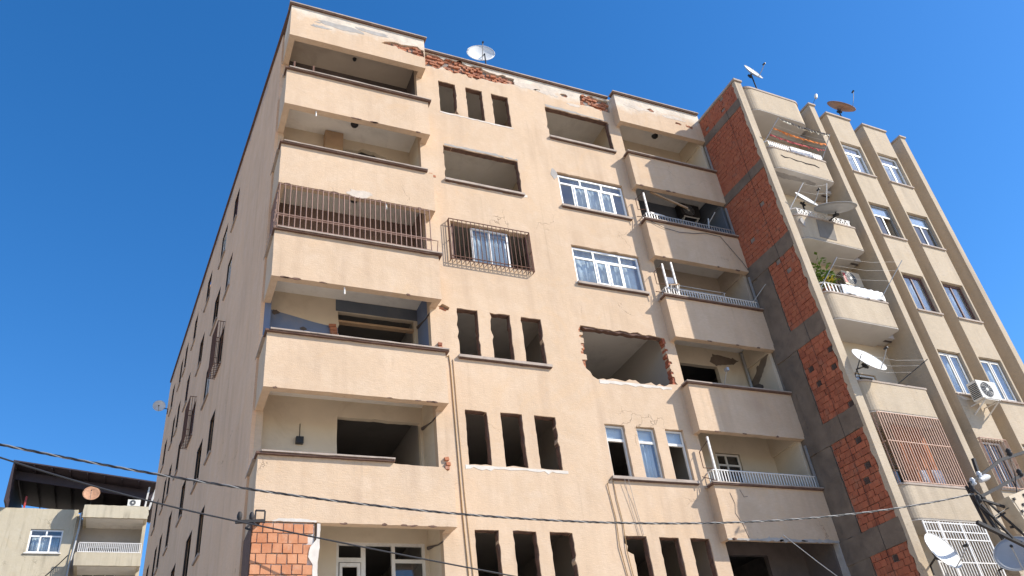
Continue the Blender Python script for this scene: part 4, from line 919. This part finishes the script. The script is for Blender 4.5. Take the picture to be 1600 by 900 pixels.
MB().tube([FN(4.62, .3, 15.68), FN(4.64, .3, 15.76), FN(4.7, .3, 15.9)], [.05, .07, .06], 8).build('receiver', M['dish_white'], t)

def ac_unit(label, F, u, v, z, wd=.82, hh=.56, dd=.3, mat='ac_white', bracket=True, red=False):
    """outdoor unit: u, v, z is the left front lower corner, front face at v (looking to -v)"""
    t = thing('air_conditioner', label, 'air conditioner', F(u+wd/2, v+dd/2, z))
    MB().box(u, u+wd, v, v+dd, z, z+hh, F).build('casing', M[mat], t)
    cu, cz, R = u+wd*.40, z+hh*.5, hh*.43
    n = 24
    fanv = [F(cu+R*math.cos(2*math.pi*i/n), v-.004, cz+R*math.sin(2*math.pi*i/n)) for i in range(n)]
    MB().add(fanv + [F(cu, v-.004, cz)], [(i, (i+1) % n, n) for i in range(n)]).build('fan_recess', M['black_plastic'], t)
    m = MB()
    for rr in (.98, .78, .58, .38): m.tube([F(cu+R*rr*math.cos(2*math.pi*i/n), v-.014, cz+R*rr*math.sin(2*math.pi*i/n)) for i in range(n+1)], .005, 4)
    for i in range(8): a = i*math.pi/8; m.tube([F(cu+R*math.cos(a), v-.014, cz+R*math.sin(a)), F(cu-R*math.cos(a), v-.014, cz-R*math.sin(a))], .005, 4)
    m.build('fan_guard', M['grey_steel'], t)
    MB().tube([F(cu, v-.02, cz), F(cu, v-.008, cz)], [.05, .06], 10).build('fan_hub', M['ac_white'], t)
    m = MB()
    for i in range(9): m.box(u-.012, u-.001, v+.03, v+dd-.03, z+.05+i*.052, z+.075+i*.052, F)
    m.build('side_louvres', M['black_plastic'], t)
    if red: MB().box(u+wd*.02, u+wd*.16, v-.008, v-.002, z+.08, z+hh-.1, F).build('red_label', M['red_plastic'], t)
    if bracket:
        m = MB()
        for q in (.15, .85): m.bar(F(u+wd*q, v, z-.02), F(u+wd*q, v+dd+.25, z-.02), .03); m.bar(F(u+wd*q, v+.05, z-.03), F(u+wd*q, v+dd+.25, z-.3), .03)
        m.bar(F(u+wd*.1, v+.03, z-.02), F(u+wd*.9, v+.03, z-.02), .03); m.build('bracket', M['old_white'], t)
    return t
ac_unit('yellowed outdoor unit on brackets between two bay windows', FN, 4.62, -.55, 2.08, .85, .58, .33)
ac_unit('outdoor unit with a red stripe on the balcony with the potted plant', FN, 2.35, .62, 6.5, .8, .55, .3, mat='box_beige', red=True)
ac_unit('outdoor unit in the dark balcony above the railing with an awning pole', FF, 14.05, .62, 10.55, .82, .56, .28, mat='dark_steel')  # casing painted dark for the balcony's shade; the unit itself is white
# potted plant
t = thing('potted_plant', 'leafy green and yellow potted plant on a rounded balcony', 'plant', FN(.95, .3, 5.52))
base = FN(.95, .3, 5.52)
MB().tube([base, base+V((0, 0, .05)), base+V((0, 0, .3)), base+V((0, 0, .31))], [.09, .1, .15, .13], 12).build('pot', M['pot'], t)
lv, ly, stm = MB(), MB(), MB()
for i in range(17):
    a = rnd.uniform(0, 6.28); tip = base + V((math.cos(a)*rnd.uniform(.15, .5), math.sin(a)*rnd.uniform(.05, .35) - .1, rnd.uniform(.5, 1.2) if i else 1.6)); b0 = base+V((0, 0, .28))
    stm.tube([b0, b0.lerp(tip, .5)+V((0, 0, .06)), tip], [.012, .008, .004], 5)
    for q in range(13):
        p = b0.lerp(tip, .25+.75*q/12); d = V((rnd.uniform(-1, 1), rnd.uniform(-1, 1), rnd.uniform(-.2, .8))).normalized(); L = rnd.uniform(.10, .19); s_ = d.cross(V((0, 0, 1))).normalized()*L*.32
        tgt = ly if (p.z < base.z+.62 and rnd.random() < .65) else lv
        tgt.add([p, p+d*L*.5+s_, p+d*L, p+d*L*.5-s_], [(0, 1, 2, 3)])
tag(lv.build('leaves', M['leaf'], t), kind='stuff'); tag(ly.build('yellow_leaves', M['leaf_y'], t), kind='stuff'); stm.build('stems', M['leaf'], t)
# chair, boards in the right hand balconies
t = thing('folding_chair', 'tan folded chair propped on the balcony railing corner', 'chair', (11.95, -.2, 6.06))
MB().add([V((11.88, -.36, 6.42)), V((12.2, -.38, 6.5)), V((12.28, -.1, 6.72)), V((11.95, -.08, 6.64)), V((11.88, -.36, 6.45)), V((12.2, -.38, 6.53)), V((12.28, -.1, 6.75)), V((11.95, -.08, 6.67))], [(0, 1, 2, 3), (4, 7, 6, 5), (0, 4, 5, 1), (1, 5, 6, 2), (2, 6, 7, 3), (3, 7, 4, 0)]).build('seat', M['wood'], t)
for a, b in (((11.9, -.36, 6.45), (11.9, -.2, 6.06)), ((12.2, -.36, 6.5), (12.15, -.2, 6.06)), ((11.95, -.1, 6.65), (11.92, -.14, 6.06)), ((12.26, -.1, 6.7), (12.2, -.14, 6.06))): MB().bar(a, b, .025).build('leg', M['old_white'], t)
MB().box(11.98, 12.26, -.10, -.07, 6.7, 6.95).build('backrest', M['sheet'], t)
t = thing('drying_rack', 'white drying rack across the balcony below the awning pole balcony', 'drying rack', (13.2, .3, 6.0))
for yy in (.1, .25, .4): MB().tube([(12.3, yy, 6.85), (14.4, yy, 6.85)], .012).build('rod', M['old_white'], t)
for xx in (12.35, 14.35):
    MB().tube([(xx, .1, 6.85), (xx, .4, 6.85)], .012).build('end_bar', M['old_white'], t)
    MB().tube([(xx, .1, 6.85), (xx, .4, 5.345)], .014).build('leg', M['old_white'], t); MB().tube([(xx, .4, 6.85), (xx, .1, 5.345)], .014).build('leg', M['old_white'], t)
t = tag(MB().bar((12.3, -.05, 10.62), (13.6, -.2, 10.06), .06, .05).build('awning_pole', M['wood']), 'tan awning pole slung under the ceiling of a dark balcony', 'pole')
t = tag(MB().tube([FN(.42, .3, 2.5), FN(.42, .28, 2.62), FN(.42, .3, 2.8), FN(.42, .3, 2.86)], [.12, .17, .12, .03], 9).build('black_bag', M['dark_cloth']), 'black bag on the balcony with the slanted white dish', 'bag')

# ---- wires on the facade
def wire(label, pts, r=.012, mat='tan_wire', name='wire', cat='wire', group=None):
    return tag(MB().tube(pts, r, 6).build(name, M[mat]), label, cat, group)
wire('tan cable down the facade beside the left balconies, nearer the balconies', [(4.50, -.014, 3.16), (4.56, -.014, 3.2), (4.58, -.014, 2.9), (4.60, -.014, 1.0), (4.62, -.014, -1.0), (4.70, -.014, -4.0), (4.70, -.014, -8.7)], .014)
wire('tan cable down the facade beside the left balconies, nearer the windows', [(4.66, -.014, 3.1), (4.68, -.014, 1.0), (4.70, -.014, -.5), (4.78, -.014, -3), (4.78, -.014, -8.7)], .009)
wire('kinked tan cable hanging left of the lowest right slim windows', [(8.68, -.012, .12), (8.55, -.03, -.02), (8.57, -.02, -.3), (8.62, -.02, -.9), (8.58, -.03, -1.6), (8.66, -.02, -2.3), (8.8, -.02, -3.2)], .011)
wire('tan cable hanging just right of the kinked one', [(8.74, -.012, .12), (8.75, -.02, -.4), (8.80, -.02, -1.0), (8.76, -.03, -1.7), (8.84, -.02, -2.6), (8.86, -.02, -3.4)], .010)
wire('thin grey cable under the left slim sash, left of two', [(9.05, -.075, .12), (9.1, -.03, -.5), (9.17, -.02, -1.0), (9.2, -.02, -1.3)], .006, 'grey_render')
wire('thin grey cable under the left slim sash, right of two', [(9.16, -.075, .12), (9.24, -.03, -.5), (9.30, -.02, -1.0), (9.33, -.02, -1.3)], .006, 'grey_render')
wire('loose black cable looped below the grey balcony railing', [(11.75, -bR-.03, 8.98), (12.2, -bR-.03, 8.80), (12.8, -bR-.04, 8.72), (13.4, -bR-.03, 8.80), (13.9, -bR-.03, 8.92), (14.5, -bR-.03, 8.9), (15.1, -bR-.05, 7.9), (15.25, -bR-.03, 7.62)], .009, 'cable')
wire('diagonal grey wire across the dark lowest right balcony', [(13.4, -bR-.03, -1.3), (14.2, -bR-.1, -2.0), (15.3, -bR-.3, -3.0), (16.2, -2.6, -4.6)], .011, 'old_white')

# ---- overhead lines
def sagline(a, b, sag, n=40):
    a, b = V(a), V(b); return [a.lerp(b, i/n) - V((0, 0, sag*4*(i/n)*(1-i/n))) for i in range(n+1)]
def twisted(label, pts, r, group):
    t = thing('power_cable', label, 'power cable', pts[0], group)
    n = 420; P = [V(q) for q in pts]; L = len(P)-1
    for ph, mt in ((0, 'cable'), (2.1, 'cable'), (4.2, 'bare_wire')):
        q = []
        for i in range(n+1):
            f = i/n*L; j = min(int(f), L-1); c = P[j].lerp(P[j+1], f-j); a = i/n*2*math.pi*46 + ph
            q.append(c + V((0, math.cos(a), math.sin(a)))*r*.75)
        MB().tube(q, r*.62, 5).build('strand', M[mt], t)
    return t
l1 = [(-40, -4.9, 7.0)] + sagline((-4.2, -4.5, -1.86), (15.50, -4.5, -1.66), .92)
l1 = sagline((-30, -5.2, 4.9), (-4.2, -4.5, -1.845), -.0, 6)[:-1] + sagline((-4.2, -4.5, -1.845), (15.50, -4.5, -1.68), .92)
twisted('twisted black power cable sagging right across both blocks to the steel bracket', l1, .0155, 'overhead lines')
l2 = sagline((-30, -4.0, 7.0), (-4.5, -.9, -.56), .3, 10)[:-1] + sagline((-4.5, -.9, -.56), (.05, -.75, -1.60), .08, 10)[:-1] + sagline((.05, -.75, -1.60), (24, -3.2, -5.6), .35, 24)
t = thing('power_cable', 'thin black cable held by the corner bracket and dropping to the lower right', 'power cable', l2[0], 'overhead lines')
MB().tube(l2, .016, 6).build('sheath', M['cable'], t)
# corner bracket with insulators
t = thing('cable_bracket', 'dark steel bracket with insulators on the corner above the brick pier', 'bracket', (.02, -.5, -1.45))
MB().bar((-.35, -.62, -1.50), (.2, -.62, -1.46), .06).bar((.1, -.62, -1.46), (.1, -.42, -1.46), .05).build('arm', M['dark_steel'], t)
for x in (-.28, -.05): MB().tube([(x, -.62, -1.46), (x, -.62, -1.42), (x, -.62, -1.36), (x, -.62, -1.3)], [.03, .05, .05, .03], 10).build('insulator', M['dark_steel'], t)
MB().bar((.02, -.6, -1.25), (.2, -.6, -1.25), .03).bar((.2, -.6, -1.26), (.2, -.6, -1.5), .03).bar((.02, -.6, -1.25), (.02, -.6, -1.45), .03).bar((-.15, -.62, -1.62), (-.02, -.62, -1.5), .035).bar((-.15, -.62, -1.62), (-.05, -.7, -1.68), .035).bar((-.02, -.62, -1.5), (.04, -.74, -1.6), .03).build('clamp_frame', M['dark_steel'], t)

# ---- steel power pole in front of the sand block
Y = -4.5
pole = thing('power_pole', 'dark steel power pole with cross arms and beige box at the right edge', 'power pole', (18.75, -4.5, GZ))
m = MB()
for dx in (-.16, .16):
    for dy in (-.16, .16): m.bar((18.75+dx, Y+dy, GZ), (18.75+dx*.7, Y+dy*.7, -.2), .07)
for i in range(15):
    z0 = GZ + .2 + i*.56; s_ = 1 if i % 2 else -1
    for dy in (-.15, .15): m.bar((18.75-.15*s_, Y+dy, z0), (18.75+.15*s_, Y+dy, z0+.56), .035)
    for dx in (-.15, .15): m.bar((18.75+dx, Y-.15*s_, z0), (18.75+dx, Y+.15*s_, z0+.56), .035)
m.build('lattice_mast', M['dark_steel'], pole)
MB().bar((15.5, Y, -1.44), (17.0, Y, -.75), .07).bar((17.0, Y, -.75), (18.7, Y, -.3), .07).build('cross_arm', M['dark_steel'], pole)
MB().bar((15.7, Y, -1.74), (16.95, Y, -1.3), .07).bar((16.95, Y, -1.3), (18.7, Y, -.75), .07).build('cross_arm', M['dark_steel'], pole)
MB().bar((15.2, Y, -2.36), (16.45, Y, -2.86), .08).bar((16.45, Y, -2.86), (18.65, Y, -3.74), .08).build('brace', M['dark_steel'], pole)
MB().bar((15.72, Y+.02, -1.8), (16.38, Y+.02, -1.95), .05).bar((15.5, Y+.03, -1.7), (15.85, Y+.03, -2.72), .06).bar((15.55, Y-.03, -1.95), (16.1, Y-.03, -2.7), .05).bar((15.9, Y+.05, -2.25), (16.35, Y+.05, -2.08), .04).bar((15.5, Y+.1, -1.45), (15.6, Y+.1, -2.4), .05).bar((17.0, Y, -3.05), (15.6, Y+.05, -1.5), .04).build('brace', M['dark_steel'], pole)
MB().bar((16.03, Y, -.78), (15.96, Y, -1.22), .07).build('pin', M['dark_steel'], pole)
for x, zz in ((15.62, -1.45), (15.95, -1.27), (17.42, -.58), (17.45, -1.12), (15.5, -1.62), (15.56, -1.86)):
    q = MB().tube([(x, Y-.02, zz-.03), (x, Y-.02, zz), (x, Y-.02, zz+.05), (x, Y-.02, zz+.09), (x, Y-.02, zz+.15)], [.045, .075, .05, .07, .035], 10).build('insulator', M['porcelain' if x in (15.95, 15.62) else 'dark_steel'], pole)
MB().tube([(15.85, Y-.05, -1.36), (16.1, Y-.05, -1.27), (16.22, Y-.05, -1.24)], [.06, .085, .05], 10).build('fuse_holder', M['porcelain'], pole)
for a in (((15.5, Y, -1.68), (15.45, Y-.05, -2.0), (15.7, Y-.08, -2.25), (16.1, Y-.1, -2.1), (16.4, Y-.05, -2.0)), ((15.55, Y, -1.5), (15.9, Y+.1, -1.9), (15.95, Y+.1, -2.4), (16.2, Y+.05, -2.6)), ((17.4, Y, -.6), (17.1, Y-.1, -1.2), (16.9, Y-.05, -1.7))):
    MB().tube(a, .012, 5).build('jumper_wire', M['cable'], pole)
bx = MB(); R_ = Matrix.Rotation(math.radians(-16), 3, 'Y')
FBx = lambda u, v_, z: V((16.86, Y-.1, -2.05)) + R_ @ V((u, v_, z))
bxo = MB().box(-.42, .42, -.12, .25, -.40, .40, FBx).build('switch_box', M['box_beige'], pole)
MB().box(-.36, .36, -.132, -.12, -.34, .34, FBx).build('box_door', M['box_beige'], bxo)
for uu, zz in ((-.33, -.3), (-.33, .0), (-.33, .3), (-.15, .12), (.1, .3)): MB().box(uu-.03, uu+.03, -.16, -.133, zz-.03, zz+.03, FBx).build('box_bolt', M['dark_steel'], bxo)
MB().bar((16.4, Y+.1, -1.95), (18.65, Y+.1, -1.6), .05).bar((16.4, Y+.1, -2.4), (18.65, Y+.1, -2.2), .05).build('box_carrier', M['dark_steel'], pole)

# ================================================================== FAR BLOCK
far = thing('apartment_building', 'low cream block under a dark roof canopy in the distance', 'building', (-7, 46, GZ))
YF = 40.0; FFar = lambda u, w_, z: V((u, YF+w_, z))
M['far_plaster'] = plaster('cream_plaster', (.56, .485, .355), (.22, .18, .13), (.62, .57, .47), streak=1.0, grain=.5, patch=.3)
fh = [rect(-8.27, -6.45, 10.64 - 3.0*i, 12.1 - 3.0*i) for i in range(3)] + [rect(-13.4, -11.6, 10.64 - 3.0*i, 12.1 - 3.0*i) for i in range(3)]
MB().panel(rough([(-18, GZ), (-5.85, GZ), (-5.85, 13.4), (-18, 13.4)], .02, .3), fh, FFar, .22).build('front_wall', M['far_plaster'], far)
MB().panel([(-5.85, GZ), (-1.9, GZ), (-1.9, 13.2), (-5.85, 13.2)], [rect(-5.1, -3.1, 9.4-3.0*i, 11.5-3.0*i) for i in range(3)], lambda u, w_, z: FFar(u, 1.2+w_, z), .2).build('balcony_back_wall', M['room'], far)
MB().box(-1.95, -1.75, YF+.0, 52, GZ, 13.2).build('side_wall', M['far_plaster'], far)
MB().box(-5.95, -5.75, YF+.2, YF+1.2, GZ, 13.2).build('balcony_side_wall', M['far_plaster'], far)
MB().box(-18, -1.95, YF+1.4, 52, 13.0, 13.2).build('roof_slab', M['concrete'], far)
MB().box(-17.9, -2.0, YF+6, YF+6.2, GZ, 13.0).build('inner_wall', M['dark_wall'], far)
for i in range(4):
    zt = 13.4 - 3.0*i; tk = .8
    MB().panel(rough([(-5.5, zt-tk), (-1.75, zt-tk), (-1.75, zt), (-5.5, zt)], .02, .2), [], lambda u, w_, z: FFar(u, -1.0+w_, z), .18).box(-5.48, -5.3, YF-.82, YF+1.2, zt-tk+.01, zt-.01).box(-1.95, -1.77, YF-.82, YF+.0, zt-tk+.01, zt-.01).build('balcony_parapet', M['far_plaster'], far)
    MB().box(-5.3, -1.95, YF-.82, YF+1.2, zt-tk+.05, zt-tk+.17).build('balcony_slab', M['ceil'], far)
for i in range(3):
    z0, z1 = 10.64-3.0*i, 12.1-3.0*i
    for a, b in ((-8.27, -6.45), (-13.4, -11.6)):
        wn, zt = pvc(FFar, a, b, z0+.01, z1-.02, .08, far, 'pvc', [a+.62, a+1.2], z1-.42, pw=.09); top_panes(FFar, wn, a, b, zt+.09, z1-.11, .08, 'pvc', [(a+b)/2], pw=.09)
        MB().box(a-.1, b+.1, YF-.08, YF+.1, z0-.08, z0-.005).build('sill', M['old_white'], far)
    wn, zt = pvc(lambda u, w_, z: FFar(u, 1.2+w_, z), -5.08, -3.12, 9.42-3*i, 11.48-3*i, .05, far, 'old_white', [-4.4, -3.7], 10.9-3*i, glass='glass_dark', pw=.08)
m = MB()
for zz in (.05, .62): m.tube([(-5.4, YF-.9, 10.4+zz), (-1.85, YF-.9, 10.4+zz)], .03)
for i in range(34): m.bar((-5.4+3.55*i/33, YF-.9, 10.4), (-5.4+3.55*i/33, YF-.9, 11.0), .04, .03)
m.build('railing', M['white_steel'], far)
curtain('curtain', 'white curtain in the window of the distant cream block', FFar, -8.1, -6.6, 10.7, 11.66, .3)
# canopy on the roof
cn = MB()
def cz(x): return 15.95 - (x+9.9)*.118
cn.add([V((-9.95, YF-1.2, cz(-9.95))), V((-1.4, YF-1.2, cz(-1.4))), V((-1.4, YF+7, cz(-1.4)+.2)), V((-9.95, YF+7, cz(-9.95)+.2)), V((-9.95, YF-1.2, cz(-9.95)+.08)), V((-1.4, YF-1.2, cz(-1.4)+.08)), V((-1.4, YF+7, cz(-1.4)+.28)), V((-9.95, YF+7, cz(-9.95)+.28))], [(0, 1, 2, 3), (4, 7, 6, 5), (0, 4, 5, 1), (1, 5, 6, 2), (2, 6, 7, 3), (3, 7, 4, 0)])
cno = cn.build('roof_canopy', M['maroon'], far)
for i in range(9):
    x = -9.8 + i*1.03; MB().bar((x, YF-1.15, cz(x)-.05), (x, YF+6.9, cz(x)+.13), .06, .1).build('rafter', M['maroon'], cno)
MB().bar((-9.9, YF+.1, cz(-9.9)-.4), (-1.6, YF+.1, cz(-1.6)-.4), .1, .55).build('fascia_beam', M['maroon'], cno)
for x in (-9.85, -2.0): MB().bar((x, YF+.1, 13.3), (x, YF+.1, cz(x)), .09).build('canopy_post', M['maroon'], cno)
MB().bar((-8.93, YF+.15, 13.35), (-8.93, YF+.15, 14.2), .1).build('red_post', M['red_plastic'], cno)
MB().bar((-1.75, YF-.6, 13.35), (-1.45, YF-.9, 14.8), .12).bar((-2.0, YF-.6, 13.35), (-1.9, YF-.8, 14.8), .1).build('canopy_strut', M['old_white'], cno)
MB().box(-9.95, -9.85, YF-1.1, YF+7, 13.42, 15.85).box(-9.8, -2.0, YF+6.8, YF+6.9, 13.2, 15.2).box(-2.1, -2.0, YF+.3, YF+6.8, 13.2, 14.7).build('canopy_screen', M['maroon'], cno)
dish('rusty orange dish on the roof of the distant cream block', (-5.25, YF-.95, 14.15), (.012, -.935, .355), 1.0, 'dish_rust', (-5.2, YF-.85, 13.35), group='satellite dishes')
ac_unit('small white unit on the roof parapet of the distant cream block', FFar, -3.05, -1.0, 13.42, .75, .42, .25, bracket=False)
MB().tube([(-5.62, YF-.08, 13.2), (-5.62, YF-.08, 12.2), (-5.75, YF-.08, 10), (-5.9, YF-.08, 4)], .07, 8).build('downpipe', M['grey_steel'], far)
t = wire('thin leaning pole on the wall of the distant cream block', [(-7.2, YF-.05, 8.9), (-6.3, YF-.3, 9.9), (-5.9, YF-.4, 10.4)], .03, 'dark_steel', 'washing_pole', 'pole')
